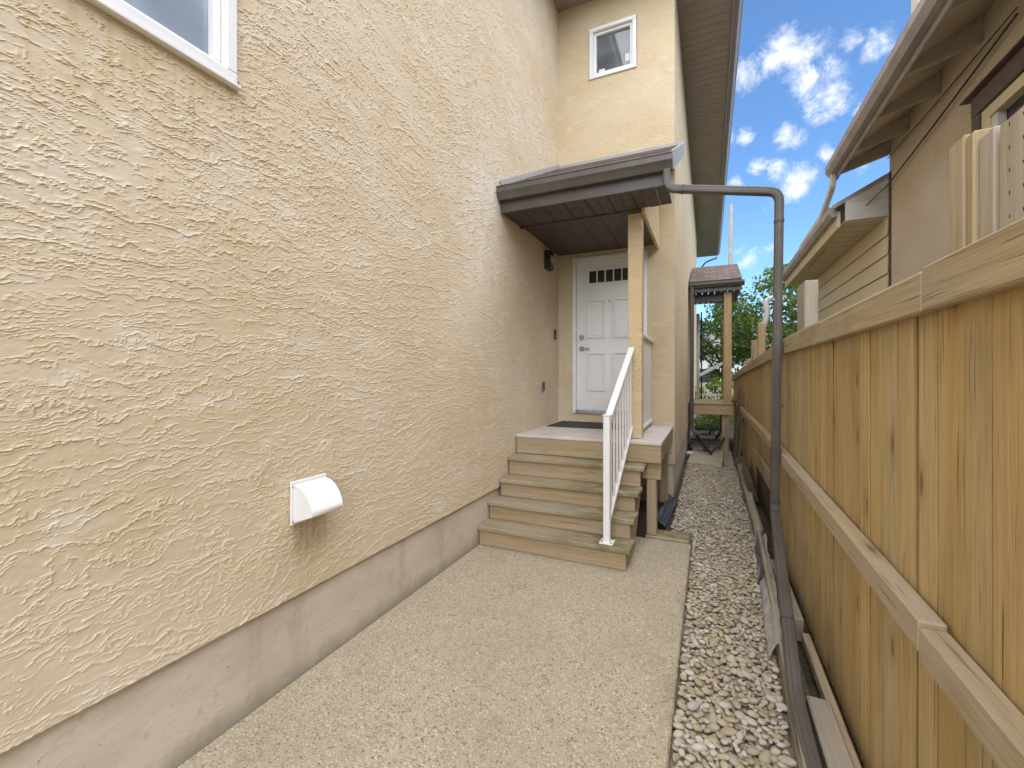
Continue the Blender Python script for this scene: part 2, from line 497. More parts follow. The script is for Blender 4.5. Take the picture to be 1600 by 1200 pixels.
def meshdata(name, V, F, mat, smooth=False):
    me = bpy.data.meshes.new(name)
    me.from_pydata([tuple(v) for v in V], [], [tuple(f) for f in F])
    me.materials.append(mat)
    if smooth: me.polygons.foreach_set('use_smooth', [True] * len(me.polygons))
    me.update()
    return me


def mobj(name, V, F, mat, parent=None, loc=(0, 0, 0), rot=None, smooth=False):
    me = meshdata(name, V, F, mat, smooth)
    o = bpy.data.objects.new(name, me)
    W = Matrix.Translation(loc) @ (rot.to_4x4() if rot is not None else Matrix.Identity(4))
    return place(o, W, parent)


def tag(o, label, cat, group=None):
    o['label'] = label
    o['category'] = cat
    if group: o['group'] = group
    return o


def struct(o):
    o['kind'] = 'structure'
    return o


def thing(name, label, cat, loc, group=None):
    o = bpy.data.objects.new(name, None)
    o.empty_display_size = .1
    place(o, Matrix.Translation(loc), None)
    return tag(o, label, cat, group)


def cbox(hx, hy, hz, c=.003):
    """chamfered box about the origin: 24 verts, 26 faces"""
    c = min(c, hx * .45, hy * .45, hz * .45)
    V = []; idx = {}
    for sx in (-1, 1):
        for sy in (-1, 1):
            for sz in (-1, 1):
                for a in range(3):
                    p = [sx * (hx - c), sy * (hy - c), sz * (hz - c)]
                    p[a] = (sx * hx, sy * hy, sz * hz)[a]
                    idx[(sx, sy, sz, a)] = len(V)
                    V.append(p)
    F = []

    def add(ids):
        pts = [Vector(V[i]) for i in ids]
        n = (pts[1] - pts[0]).cross(pts[2] - pts[0])
        ctr = sum(pts, Vector()) / len(pts)
        F.append(ids if n.dot(ctr) > 0 else ids[::-1])
    for a in range(3):
        b, d = [i for i in range(3) if i != a]
        for s in (-1, 1):
            ids = []
            for sb, sd in ((-1, -1), (1, -1), (1, 1), (-1, 1)):
                k = [0, 0, 0]; k[a] = s; k[b] = sb; k[d] = sd
                ids.append(idx[(*k, a)])
            add(ids)
        for sb in (-1, 1):
            for sd in (-1, 1):
                k0 = [0, 0, 0]; k0[a] = -1; k0[b] = sb; k0[d] = sd
                k1 = list(k0); k1[a] = 1
                add([idx[(*k0, b)], idx[(*k1, b)], idx[(*k1, d)], idx[(*k0, d)]])
    for sx in (-1, 1):
        for sy in (-1, 1):
            for sz in (-1, 1):
                add([idx[(sx, sy, sz, a)] for a in range(3)])
    return V, F


def resolve(mat, dims):
    if isinstance(mat, str) and mat.startswith('w:'):
        return wood(mat[2:], int(np.argmax(dims)))
    return M[mat] if isinstance(mat, str) else mat


def box(name, x0, x1, y0, y1, z0, z1, mat, parent=None, c=.003):
    d = (x1 - x0, y1 - y0, z1 - z0)
    V, F = cbox(d[0] / 2, d[1] / 2, d[2] / 2, c)
    return mobj(name, V, F, resolve(mat, d), parent, ((x0 + x1) / 2, (y0 + y1) / 2, (z0 + z1) / 2))


def frame_rot(p0, p1, up=(0, 0, 1), roll=0):
    x = (Vector(p1) - Vector(p0)).normalized()
    u = Vector(up)
    if abs(x.dot(u)) > .98: u = Vector((0, 1, 0))
    y = u.cross(x).normalized()
    z = x.cross(y)
    m = Matrix((x, y, z)).transposed()
    if roll: m = m @ Matrix.Rotation(roll, 3, 'X')
    return m


def beam(name, p0, p1, w, h, mat, parent=None, up=(0, 0, 1), roll=0, c=.003):
    L = (Vector(p1) - Vector(p0)).length
    V, F = cbox(L / 2, w / 2, h / 2, c)
    mid = (Vector(p0) + Vector(p1)) / 2
    mt = wood(mat[2:], 0) if isinstance(mat, str) and mat.startswith('w:') else (M[mat] if isinstance(mat, str) else mat)
    return mobj(name, V, F, mt, parent, mid, frame_rot(p0, p1, up, roll))


def tube(name, pts, rad, mat, parent=None, sides=10, square=None, smooth=True, caps=True, ribbed=False):
    """swept tube; square=(w,h) gives a rounded rectangular section"""
    pts = [Vector(p) for p in pts]
    base = pts[0].copy()
    if square:
        w, h = square; r = min(w, h) * .18
        sec = []
        for cx, cy, a0 in ((w / 2 - r, h / 2 - r, 0), (-w / 2 + r, h / 2 - r, 90), (-w / 2 + r, -h / 2 + r, 180), (w / 2 - r, -h / 2 + r, 270)):
            for a in (0, 45, 90):
                sec.append((cx + r * math.cos(R(a0 + a)), cy + r * math.sin(R(a0 + a))))
            if ribbed:
                hw = (w if a0 in (0, 180) else h) / 2
                sg = 1 if a0 < 180 else -1
                for g_ in (.42, -.12, -.66) if False else (.4, -.4):
                    for dq, dep in ((.12, 0), (0, .035), (-.12, 0)):
                        t_ = (g_ + dq) * hw
                        dpt = dep * min(w, h)
                        if a0 == 0: sec.append((t_, h / 2 - dpt))
                        elif a0 == 90: sec.append((-w / 2 + dpt, t_))
                        elif a0 == 180: sec.append((-t_, -h / 2 + dpt))
                        else: sec.append((w / 2 - dpt, -t_))
    else:
        sec = [(math.cos(2 * math.pi * k / sides), math.sin(2 * math.pi * k / sides)) for k in range(sides)]
    n = len(sec); V = []; F = []
    t0 = (pts[1] - pts[0]).normalized()
    ref = Vector((0, 1, 0)) if abs(t0.y) < .8 else Vector((0, 0, 1))
    for i, p in enumerate(pts):
        t = (pts[min(i + 1, len(pts) - 1)] - pts[max(i - 1, 0)]).normalized()
        a = (ref - t * ref.dot(t))
        a.normalize()
        ref = a
        b = t.cross(a)
        rr = rad[i] if isinstance(rad, (list, tuple)) else rad
        for sx, sy in sec:
            q = p - base + (a * sx + b * sy) * (1 if square else rr)
            V.append(q)
    for i in range(len(pts) - 1):
        for k in range(n):
            k2 = (k + 1) % n
            F.append((i * n + k, i * n + k2, (i + 1) * n + k2, (i + 1) * n + k))
    if caps:
        F.append(tuple(range(n))[::-1]); F.append(tuple((len(pts) - 1) * n + k for k in range(n)))
    mt = M[mat] if isinstance(mat, str) else mat
    o = mobj(name, V, F, mt, parent, base, None, smooth and not square)
    return o


def arc_path(pts, r=.05, n=5):
    """round the corners of a polyline"""
    pts = [Vector(p) for p in pts]
    out = [pts[0]]
    for i in range(1, len(pts) - 1):
        a, b, c = pts[i - 1], pts[i], pts[i + 1]
        d0 = (a - b).normalized(); d1 = (c - b).normalized()
        p, q = b + d0 * r, b + d1 * r
        for k in range(n + 1):
            t = k / n
            out.append(p * (1 - t) ** 2 + b * 2 * t * (1 - t) + q * t * t)
    out.append(pts[-1])
    return out


def prism(name, prof, axis, a0, a1, mat, parent=None):
    """extrude a 2-D outline along axis (0,1,2); prof are the other two coordinates in order"""
    V = []
    for a in (a0, a1):
        for p in prof:
            q = list(p); q.insert(axis, a); V.append(Vector(q))
    ctr = sum(V, Vector()) / len(V)
    n = len(prof)
    F = [tuple(range(n)), tuple(range(n, 2 * n))] + [(k, (k + 1) % n, n + (k + 1) % n, n + k) for k in range(n)]
    V = [v - ctr for v in V]
    me_F = []
    import bmesh
    bm = bmesh.new()
    vs = [bm.verts.new(v) for v in V]
    for f in F: bm.faces.new([vs[i] for i in f])
    bmesh.ops.recalc_face_normals(bm, faces=bm.faces[:])
    me = bpy.data.meshes.new(name)
    bm.to_mesh(me); bm.free()
    me.materials.append(M[mat] if isinstance(mat, str) else mat)
    o = bpy.data.objects.new(name, me)
    return place(o, Matrix.Translation(ctr), parent)


def holed_wall(name, axis, face, depth, a0, a1, z0, z1, holes, mat, parent):
    """wall slab; axis is the normal axis (0 or 1), face the outer plane, depth signed thickness, holes (a0,a1,z0,z1)"""
    A = sorted({a0, a1, *[h[0] for h in holes], *[h[1] for h in holes]})
    Z = sorted({z0, z1, *[h[2] for h in holes], *[h[3] for h in holes]})
    V = []; F = []

    def solid(i, j):
        if i < 0 or j < 0 or i >= len(A) - 1 or j >= len(Z) - 1: return False
        ca, cz = (A[i] + A[i + 1]) / 2, (Z[j] + Z[j + 1]) / 2
        return not any(h[0] < ca < h[1] and h[2] < cz < h[3] for h in holes)

    def pt(n, a, z): return (n, a, z) if axis == 0 else (a, n, z)

    def quad(ps):
        k = len(V); V.extend(ps); F.append((k, k + 1, k + 2, k + 3))
    f, b = face, face + depth
    for i in range(len(A) - 1):
        for j in range(len(Z) - 1):
            if not solid(i, j): continue
            p, q, r, s = A[i], A[i + 1], Z[j], Z[j + 1]
            quad([pt(f, p, r), pt(f, q, r), pt(f, q, s), pt(f, p, s)])
            quad([pt(b, p, r), pt(b, p, s), pt(b, q, s), pt(b, q, r)])
            if not solid(i - 1, j): quad([pt(f, p, r), pt(f, p, s), pt(b, p, s), pt(b, p, r)])
            if not solid(i + 1, j): quad([pt(f, q, r), pt(b, q, r), pt(b, q, s), pt(f, q, s)])
            if not solid(i, j - 1): quad([pt(f, p, r), pt(b, p, r), pt(b, q, r), pt(f, q, r)])
            if not solid(i, j + 1): quad([pt(f, p, s), pt(f, q, s), pt(b, q, s), pt(b, p, s)])
    ctr = Vector(pt((f + b) / 2, (a0 + a1) / 2, (z0 + z1) / 2))
    V = [Vector(v) - ctr for v in V]
    import bmesh
    bm = bmesh.new()
    vs = [bm.verts.new(v) for v in V]
    for fc in F: bm.faces.new([vs[i] for i in fc])
    bmesh.ops.remove_doubles(bm, verts=bm.verts[:], dist=1e-5)
    bmesh.ops.recalc_face_normals(bm, faces=bm.faces[:])
    me = bpy.data.meshes.new(name); bm.to_mesh(me); bm.free()
    me.materials.append(M[mat])
    o = bpy.data.objects.new(name, me)
    return place(o, Matrix.Translation(ctr), parent)


def text_mesh(name, body, size, depth, mat, W, parent):
    cu = bpy.data.curves.new(name, 'FONT')
    cu.body = body; cu.size = size; cu.extrude = depth; cu.align_x = 'CENTER'; cu.align_y = 'CENTER'
    tmp = bpy.data.objects.new(name + '_tmp', cu)
    me = bpy.data.meshes.new_from_object(tmp)
    bpy.data.objects.remove(tmp)
    me.materials.clear(); me.materials.append(M[mat])
    o = bpy.data.objects.new(name, me)
    return place(o, W, parent)


# ------------------------------------------------------------------ setting: ground, slab, gravel
def sheet(name, x0, x1, y0, y1, z, mat):
    cx, cy = (x0 + x1) / 2, (y0 + y1) / 2
    V = [(x0 - cx, y0 - cy, 0), (x1 - cx, y0 - cy, 0), (x1 - cx, y1 - cy, 0), (x0 - cx, y1 - cy, 0)]
    return mobj(name, V, [(0, 1, 2, 3)], M[mat], None, (cx, cy, z))


struct(sheet('ground', -1500, 1500, -1500, 1500, -.14, 'grass'))
struct(box('soil_bed', -2.0, 1.9, 4.255, 12.5, -.30, -.06, 'soil', c=.002))
struct(box('soil_bed', -.14, 1.9, -2.5, 4.253, -.30, -.06, 'soil', c=.002))
struct(box('concrete_walk', -1.895, -.145, -2.5, 4.25, -.13, 0, 'aggregate', c=.008))

gravel = struct(box('gravel_bed', -.30, .42, .6, 10.9, -.10, -.040, 'grit', c=.002))


def ico(sub):
    t = (1 + 5 ** .5) / 2
    V = [Vector(v).normalized() for v in [(-1, t, 0), (1, t, 0), (-1, -t, 0), (1, -t, 0), (0, -1, t), (0, 1, t), (0, -1, -t), (0, 1, -t), (t, 0, -1), (t, 0, 1), (-t, 0, -1), (-t, 0, 1)]]
    F = [(0, 11, 5), (0, 5, 1), (0, 1, 7), (0, 7, 10), (0, 10, 11), (1, 5, 9), (5, 11, 4), (11, 10, 2), (10, 7, 6), (7, 1, 8), (3, 9, 4), (3, 4, 2), (3, 2, 6), (3, 6, 8), (3, 8, 9), (4, 9, 5), (2, 4, 11), (6, 2, 10), (8, 6, 7), (9, 8, 1)]
    for _ in range(sub):
        mid = {}; nf = []

        def m(a, b):
            k = (min(a, b), max(a, b))
            if k not in mid:
                mid[k] = len(V); V.append(((V[a] + V[b]) / 2).normalized())
            return mid[k]
        for a, b, c in F:
            x, y, z = m(a, b), m(b, c), m(c, a)
            nf += [(a, x, z), (b, y, x), (c, z, y), (x, y, z)]
        F = nf
    return np.array([tuple(v) for v in V]), np.array(F)


def pebble_shape(sub, seed):
    r = np.random.default_rng(seed)
    V, F = ico(sub)
    d = np.ones(len(V))
    for _ in range(6):
        ax = r.normal(size=3); ax /= np.linalg.norm(ax)
        d += r.uniform(-.14, .14) * (V @ ax) + r.uniform(-.10, .10) * np.cos(2.5 * (V @ ax) + r.uniform(0, 6))
    V = V * d[:, None]
    V *= np.array([1.0 + r.uniform(.1, .5), .9 + r.uniform(-.15, .12), .55 + r.uniform(-.1, .15)])
    return V, F


def scatter(rmin, rmax, n, dens, taken):
    pts = []
    cell = .06
    grid = {}
    for _ in range(n):
        y = 1.0 + (10.6 - 1.0) * random.random()
        xl = -.125 if y < 4.62 else -.335
        xr = min(.40, .29 + (y - 2) * .05) if y < 4.6 else .405
        x = xl + (xr - xl) * random.random()
        if y >= 4.3 and y < 4.62 and x < -.13: continue
        if 8.1 < y < 10.2 and x < .27: continue
        r = rmin + (rmax - rmin) * random.random() ** 1.6
        gx, gy = int(x // cell), int(y // cell)
        ok = True
        for i in (-1, 0, 1):
            for j in (-1, 0, 1):
                for (px_, py_, pr) in grid.get((gx + i, gy + j), ()):
                    if (px_ - x) ** 2 + (py_ - y) ** 2 < (dens * (pr + r)) ** 2: ok = False; break
                if not ok: break
            if not ok: break
        if ok:
            grid.setdefault((gx, gy), []).append((x, y, r)); pts.append((x, y, r))
    return pts


layers = [(scatter(.011, .020, 32000, .64, None), -.037), (scatter(.010, .0245, 28000, .86, None), -.017)]
lowV = [pebble_shape(1, 100 + k) for k in range(14)]
stones = []
for pts, z in layers:
    for x, y, r in pts:
        stones.append((x, y, z + random.uniform(-.006, .008), r, random.uniform(0, 6.28), random.uniform(-.35, .35), random.uniform(-.35, .35), z > -.03))
top = sorted([s for s in stones if s[7] and s[1] > 1.75], key=lambda s: s[1] - s[3] * 10)[:300]
topset = set(id(s) for s in top)
hi = []
for k in range(14):
    V, F = pebble_shape(2, 100 + k)
    hi.append(meshdata('pebble', V, F, M['pebble'], True))
for k, s in enumerate(top):
    o = bpy.data.objects.new('pebble', hi[k % 14])
    W = Matrix.Translation(s[:3]) @ Matrix.Rotation(s[4], 4, 'Z') @ Matrix.Rotation(s[5], 4, 'X') @ Matrix.Rotation(s[6], 4, 'Y') @ Matrix.Scale(s[3], 4)
    place(o, W, gravel)
allV = []; allF = []; tone = []; off = 0
for k, s in enumerate(stones):
    if id(s) in topset: continue
    V, F = lowV[k % 14]
    W = np.array(Matrix.Rotation(s[4], 3, 'Z') @ Matrix.Rotation(s[5], 3, 'X') @ Matrix.Rotation(s[6], 3, 'Y')) * s[3]
    allV.append(V @ W.T + np.array(s[:3])); allF.append(F + off); off += len(V)
    tone.append(np.full(len(V), random.random()))


def big_mesh(name, V, F, mat, tone=None, smooth=False, parent=None, loc=(0, 0, 0)):
    V = np.asarray(V, dtype=np.float32) - np.array(loc, dtype=np.float32)
    F = np.asarray(F, dtype=np.int32); k = F.shape[1]
    me = bpy.data.meshes.new(name)
    me.vertices.add(len(V)); me.vertices.foreach_set('co', V.ravel())
    me.loops.add(F.size); me.loops.foreach_set('vertex_index', F.ravel())
    me.polygons.add(len(F))
    me.polygons.foreach_set('loop_start', np.arange(0, F.size, k, dtype=np.int32))
    me.polygons.foreach_set('use_smooth', np.full(len(F), smooth))
    if tone is not None:
        at = me.attributes.new('tone', 'FLOAT', 'POINT')
        at.data.foreach_set('value', np.asarray(tone, dtype=np.float32))
    me.update(calc_edges=True)
    me.materials.append(M[mat])
    o = bpy.data.objects.new(name, me)
    return place(o, Matrix.Translation(loc), parent)


o = big_mesh('pebbles', np.concatenate(allV), np.concatenate(allF), 'pebbles', np.concatenate(tone), True, gravel, (0, 5, 0))
o['kind'] = 'stuff'

# ------------------------------------------------------------------ the stucco house
WX, DY, SX = -1.875, 5.70, -.38
house = thing('stucco_house', 'tall tan stucco house with rough trowelled walls along the left', 'house', (-2.2, 3, 0))
# walls
def vnoise(x, y, seed):
    xi = np.floor(x).astype(np.int64); yi = np.floor(y).astype(np.int64); fx = x - xi; fy = y - yi

    def hsh(a, b):
        h = (a * 374761393 + b * 668265263 + seed * 974711) & 0xffffffff
        h = ((h ^ (h >> 13)) * 1274126177) & 0xffffffff
        return ((h ^ (h >> 16)) & 0xffff) / 65535.0
    ux = fx * fx * (3 - 2 * fx); uy = fy * fy * (3 - 2 * fy)
    a = hsh(xi, yi); b = hsh(xi + 1, yi); c = hsh(xi, yi + 1); d = hsh(xi + 1, yi + 1)
    return (a * (1 - ux) + b * ux) * (1 - uy) + (c * (1 - ux) + d * ux) * uy


def fbm(x, y, seed, o=4, g=.5):
    s_ = 0; a = 1; t = 0
    for k in range(o):
        s_ = s_ + a * vnoise(x + 17.3 * k, y + 9.1 * k, seed + k); t += a; a *= g; x = x * 2.03; y = y * 2.03
    return s_ / t


def sstep(v, a, b):
    t = np.clip((v - a) / (b - a), 0, 1)
    return t * t * (3 - 2 * t)


def stucco_relief(s_, z, k=1.0):
    """three generations of trowel passes: raised lips with ragged lower edges"""
    s_ = s_ * k; z = z * k
    tilt = fbm(s_ * .7, z * .8, 1, 2) - .5
    big = fbm(s_ * .9, z * 1.3, 71, 3)
    H = np.zeros_like(z)
    w = fbm(s_ * 24, z * 30, 55, 3, .62) - .5
    w2 = fbm(s_ * 8, z * 11, 56, 3, .6) - .5
    for i, (F, A, ws, wz, rag, pw_, hgt, m0, m1, ms) in enumerate(((11, 5., 1.2, 2.0, .9, 13, 1.0, .47, .54, 4.), (23, 6.5, 1.9, 3.2, 1.7, 10, .85, .45, .53, 5.5), (47, 8., 3.0, 5., 2.6, 6, .6, .43, .53, 8.))):
        sd = 20 * i + 3
        ph = z * F + A * (fbm(s_ * ws, z * wz, sd, 2) - .5) + s_ * F * .3 * tilt + rag * (.75 * w + .9 * w2 * (1 + .3 * i))
        band = np.floor(ph)
        a = (1 - (ph - band)) ** pw_
        mk = sstep(fbm(s_ * ms + band * 3.71, z * ms * 1.2, sd + 9, 3, .6) + (big - .5) * .25, m0, m1)
        H = np.maximum(H, hgt * a * mk)
    crumb = sstep(fbm(s_ * 48, z * 52, 93, 2), .62, .74) * sstep(fbm(s_ * 2.4, z * 3, 94, 2), .45, .6)
    return H + .22 * (fbm(s_ * 14, z * 34, 91, 3, .6) - .5) + .3 * crumb + .18 * (fbm(s_ * 60, z * 75, 92, 2) - .5)


def grow(a, b, stops):
    """coordinates from a to b whose spacing follows stops [(coord, step), ...]"""
    out = [a]
    while out[-1] < b:
        out.append(out[-1] + float(np.interp(out[-1], [q[0] for q in stops], [q[1] for q in stops])))
    out[-1] = b
    return np.array(out)


def stucco_coat(axis, face, sign, A, Z, holes, amp, mat, parent, k=1.0, seed=0.0):
    a, z = np.meshgrid(A, Z)
    H = stucco_relief(a + seed, z, k) * amp
    n = face + sign * (H - .5 * amp)
    V = np.stack([n, a, z] if axis == 0 else [a, n, z], -1).reshape(-1, 3)
    ny, nx = a.shape
    i, j = np.meshgrid(np.arange(nx - 1), np.arange(ny - 1))
    q = (j * nx + i)
    F = np.stack([q, q + 1, q + nx + 1, q + nx], -1).reshape(-1, 4)
    ca = ((A[:-1] + A[1:]) / 2)[i].ravel(); cz = ((Z[:-1] + Z[1:]) / 2)[j].ravel()
    keep = np.ones(len(F), bool)
    for h in holes: keep &= ~((ca > h[0]) & (ca < h[1]) & (cz > h[2]) & (cz < h[3]))
    F = F[keep]
    if (axis == 0) != (sign > 0): F = F[:, ::-1]
    loc = (face, float(A.mean()), float(Z.mean())) if axis == 0 else (float(A.mean()), face, float(Z.mean()))
    return big_mesh('stucco_coat', V, F, mat, None, False, parent, loc)


win_l = (.28, 1.235, 2.775, 3.92)
lw = holed_wall('wall', 0, WX - .010, -.21, -2.5, DY, .43, 6.5, [win_l], 'stucco_plain', house)
stucco_coat(0, WX, 1, grow(-2.5, DY + .004, [(-2.5, .05), (.1, .03), (.45, .0055), (2.0, .0070), (5.7, .013)]), grow(.428, 6.5, [(.43, .0032), (2.6, .0032), (3.4, .0045), (4.5, .006), (6.5, .009)]),
            [win_l], .0053, 'stucco', lw, 1.12)
d_holes = [(-1.672, -.700, 1.015, 3.105), (-1.45, -.83, 5.44, 6.12)]
dw = holed_wall('wall', 1, DY + .010, .21, WX - .21, SX - .008, .43, 6.5, d_holes, 'stucco_plain', house)
stucco_coat(1, DY, -1, grow(WX - .004, SX, [(-2, .009), (0, .009)]), grow(.43, 6.5, [(.4, .0065), (7, .0075)]), d_holes, .0038, 'stucco_plain', dw, 1.25, 9.0)
sw = box('wall', SX - .22, SX - .010, DY + .221, 16.5, .43, 6.5, 'stucco_plain', house, c=.012)
stucco_coat(0, SX, 1, grow(DY, 16.5, [(5.7, .012), (8, .03), (16, .1)]), grow(.43, 6.5, [(.4, .009), (7, .009)]), [], .0038, 'stucco_plain', sw, 1.25, 4.0)
# concrete foundation, set back under the stucco lip
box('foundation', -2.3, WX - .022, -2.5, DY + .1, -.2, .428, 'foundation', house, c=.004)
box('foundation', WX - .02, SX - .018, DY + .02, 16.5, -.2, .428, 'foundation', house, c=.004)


def window(name, parent, axis, face, a0, a1, z0, z1, fr, pane, sash=True, outward=1):
    """picture window: frame bars, inner sash, recessed pane; returns the window part (its frame)"""
    def bb(nm, p, q, r, s, n0, n1, mat, par, c=.004):
        lo, hi_ = sorted((face + outward * n0, face + outward * n1))
        if axis == 0: return box(nm, lo, hi_, p, q, r, s, mat, par, c)
        return box(nm, p, q, lo, hi_, r, s, mat, par, c)
    w = bb(name, a0, a1, z0, z0 + fr, -.09, .02, 'vinyl', parent)
    bb('frame', a0, a1, z1 - fr, z1, -.09, .02, 'vinyl', w)
    bb('frame', a0, a0 + fr, z0 + fr, z1 - fr, -.09, .0185, 'vinyl', w)
    bb('frame', a1 - fr, a1, z0 + fr, z1 - fr, -.09, .0185, 'vinyl', w)
    g = .018
    if sash:
        b0, b1, y0, y1, t = a0 + fr + .001, a1 - fr - .001, z0 + fr + .001, z1 - fr - .001, fr * .7
        bb('sash', b0, b1, y0, y0 + t, -.08, -.018, 'vinyl', w)
        bb('sash', b0, b1, y1 - t, y1, -.08, -.018, 'vinyl', w)
        bb('sash', b0, b0 + t, y0 + t, y1 - t, -.08, -.0195, 'vinyl', w)
        bb('sash', b1 - t, b1, y0 + t, y1 - t, -.08, -.0195, 'vinyl', w)
    bb('pane', a0 + fr * .8, a1 - fr * .8, z0 + fr * .8, z1 - fr * .8, -.07, -.055, pane, w, .001)
    return w


w1 = window('window', house, 0, WX, .285, 1.228, 2.785, 3.915, .045, 'pane_light')
# slim metal sill lip below it
box('sill', WX - .02, WX + .030, .275, 1.24, 2.768, 2.783, 'vinyl', w1, .003)
w2 = window('window', house, 1, DY, -1.443, -.835, 5.447, 6.115, .05, 'pane_grey', True, -1)
box('sticker', -.985, -.91, DY + .0535, DY + .0545, 5.60, 5.70, 'paper', w2, .0004)
box('sticker', -1.33, -1.25, DY + .0535, DY + .0545, 5.545, 5.59, 'paper', w2, .0004)

# front door with frame, four raised panels and a strip of small panes
door = box('door', -1.625, -.747, DY + .035, DY + .08, 1.065, 3.055, 'door', house, .003)
box('frame', -1.670, -1.628, DY - .022, DY + .12, 1.018, 3.10, 'vinyl', door)
box('frame', -.744, -.702, DY - .022, DY + .12, 1.018, 3.10, 'vinyl', door)
box('frame', -1.6275, -.7445, DY - .021, DY + .12, 3.058, 3.10, 'vinyl', door)
box('threshold', -1.6275, -.7445, DY - .03, DY + .1, 1.018, 1.058, 'chrome', door)
for px0, px1 in ((-1.475, -1.235), (-1.135, -.895)):
    for pz0, pz1 in ((1.32, 1.83), (2.02, 2.53)):
        for a0, a1, b0, b1 in ((px0, px1, pz0, pz0 + .022), (px0, px1, pz1 - .022, pz1), (px0, px0 + .022, pz0 + .022, pz1 - .022), (px1 - .022, px1, pz0 + .022, pz1 - .022)):
            box('moulding', a0, a1, DY + .015, DY + .0352, b0, b1, 'door', door, .006)
        box('panel', px0 + .036, px1 - .036, DY + .026, DY + .0352, pz0 + .036, pz1 - .036, 'door', door, .006)
lx0, lx1, lz0, lz1 = -1.48, -.89, 2.73, 2.94
for a0, a1, b0, b1 in ((lx0, lx1, lz0, lz0 + .025), (lx0, lx1, lz1 - .025, lz1), (lx0, lx0 + .025, lz0 + .025, lz1 - .025), (lx1 - .025, lx1, lz0 + .025, lz1 - .025)):
    box('lite_frame', a0, a1, DY + .018, DY + .0352, b0, b1, 'door', door, .004)
pw = (lx1 - lx0 - .05) / 5
for k in range(5):
    x = lx0 + .025 + k * pw
    box('pane', x + .004, x + pw - .004, DY + .028, DY + .0352, lz0 + .026, lz1 - .026, 'pane_brown', door, .001)
    if k: box('muntin', x - .008, x + .008, DY + .021, DY + .0352, lz0 + .0255, lz1 - .0255, 'door', door, .003)


def disc(name, ctr, axis, rad, half, mat, parent, n=20):
    V = []; F = []
    a = [i for i in range(3) if i != axis]
    for s, rr in ((-half, rad), (half * .6, rad), (half, rad * .86)):
        for k in range(n):
            q = [0, 0, 0]; q[axis] = s; q[a[0]] = rr * math.cos(6.2832 * k / n); q[a[1]] = rr * math.sin(6.2832 * k / n)
            V.append(q)
    for j in range(2):
        for k in range(n): F.append((j * n + k, j * n + (k + 1) % n, (j + 1) * n + (k + 1) % n, (j + 1) * n + k))
    F.append(tuple(range(n))[::-1]); F.append(tuple(2 * n + k for k in range(n)))
    import bmesh
    bm = bmesh.new(); vs = [bm.verts.new(v) for v in V]
    for f in F: bm.faces.new([vs[i] for i in f])
    bmesh.ops.recalc_face_normals(bm, faces=bm.faces[:])
    me = bpy.data.meshes.new(name); bm.to_mesh(me); bm.free()
    me.materials.append(M[mat])
    oo = bpy.data.objects.new(name, me)
    return place(oo, Matrix.Translation(ctr), parent)


disc('deadbolt', (-1.555, DY + .022, 2.035), 1, .034, .013, 'chrome', door)
disc('handle', (-1.555, DY + .024, 1.885), 1, .034, .010, 'chrome', door)
beam('handle', (-1.565, DY - .012, 1.885), (-1.44, DY - .014, 1.882), .016, .018, 'chrome', door, c=.006)
disc('peephole', (-1.185, DY + .033, 2.50), 1, .010, .004, 'black', door)

# eaves of the main roof: soffit, fascia, gutter, roof plane
EX = .39
roof = prism('roof', [(-4.5, 8.0), (EX + .02, 6.66), (EX + .02, 6.72), (-4.5, 8.08)], 1, 5.2, 20.2, 'shingle', house)
sof = box('soffit', -2.0, EX - .10, 5.22, 20.0, 6.50, 6.512, 'soffit_tan', roof, .002)
for k in range(96):
    y = 5.26 + k * .153
    box('soffit_rib', SX + .002, EX - .105, y, y + .012, 6.4955, 6.4995, 'soffit_tan', roof, .002)
box('fascia', EX - .098, EX - .075, 5.2, 20.05, 6.46, 6.66, 'eave_metal', roof)
prism('gutter', [(EX - .073, 6.655), (EX - .073, 6.53), (EX - .01, 6.53), (EX + .035, 6.60), (EX + .035, 6.655)], 1, 5.18, 20.1, 'eave_metal', roof)
box('drip_edge', EX + .037, EX + .046, 5.17, 20.12, 6.60, 6.675, 'vinyl', roof, .002)
box('fascia', -2.0, EX - .099, 5.195, 5.218, 6.50, 6.66, 'eave_metal', roof)
roof2 = prism('roof', [(-5, 7.7), (-1.30, 6.66), (-1.30, 6.72), (-5, 7.78)], 1, -2.5, 5.15, 'shingle', house)
box('soffit', WX + .002, -1.36, -2.5, 5.15, 6.50, 6.512, 'soffit_tan', roof2, .002)
box('fascia', -1.358, -1.33, -2.5, 5.15, 6.49, 6.66, 'eave_metal', roof2)

# porch roof: shingled shed roof, gutter, fascia, ribbed brown soffit
CY, CX0, CX1, CXR = 3.88, WX + .004, -.59, -.30      # front edge, left, beam, right edge
zr0, zr1 = 3.385, 4.345                                # roof surface at front and at door wall
slope = (zr1 - zr0) / (DY - CY)
pr = prism('porch_roof', [(CY, zr0 - .05), (DY - .004, zr1 - .05), (DY - .004, zr1 - .008), (CY, zr0 - .008)], 0, CX0, CXR, 'brown', house)
rows = 11
for r_ in range(rows):
    y0 = CY - .025 + r_ * (DY - CY) / rows
    y1 = y0 + (DY - CY) / rows + .04
    y1 = min(y1, DY - .012)
    zz = lambda y: zr0 + (y - CY) * slope
    x = CX0 + .002 - (.14 if r_ % 2 else 0)
    while x < CXR:
        xa, xb = max(x, CX0 + .002), min(x + .28, CXR + .015)
        if xb - xa > .03:
            beam('shingle', ((xa + xb) / 2, y0, zz(y0) + .010), ((xa + xb) / 2, y1, zz(y1) + .002), xb - xa - .006, .008, 'shingle', pr, c=.002)
        x += .28
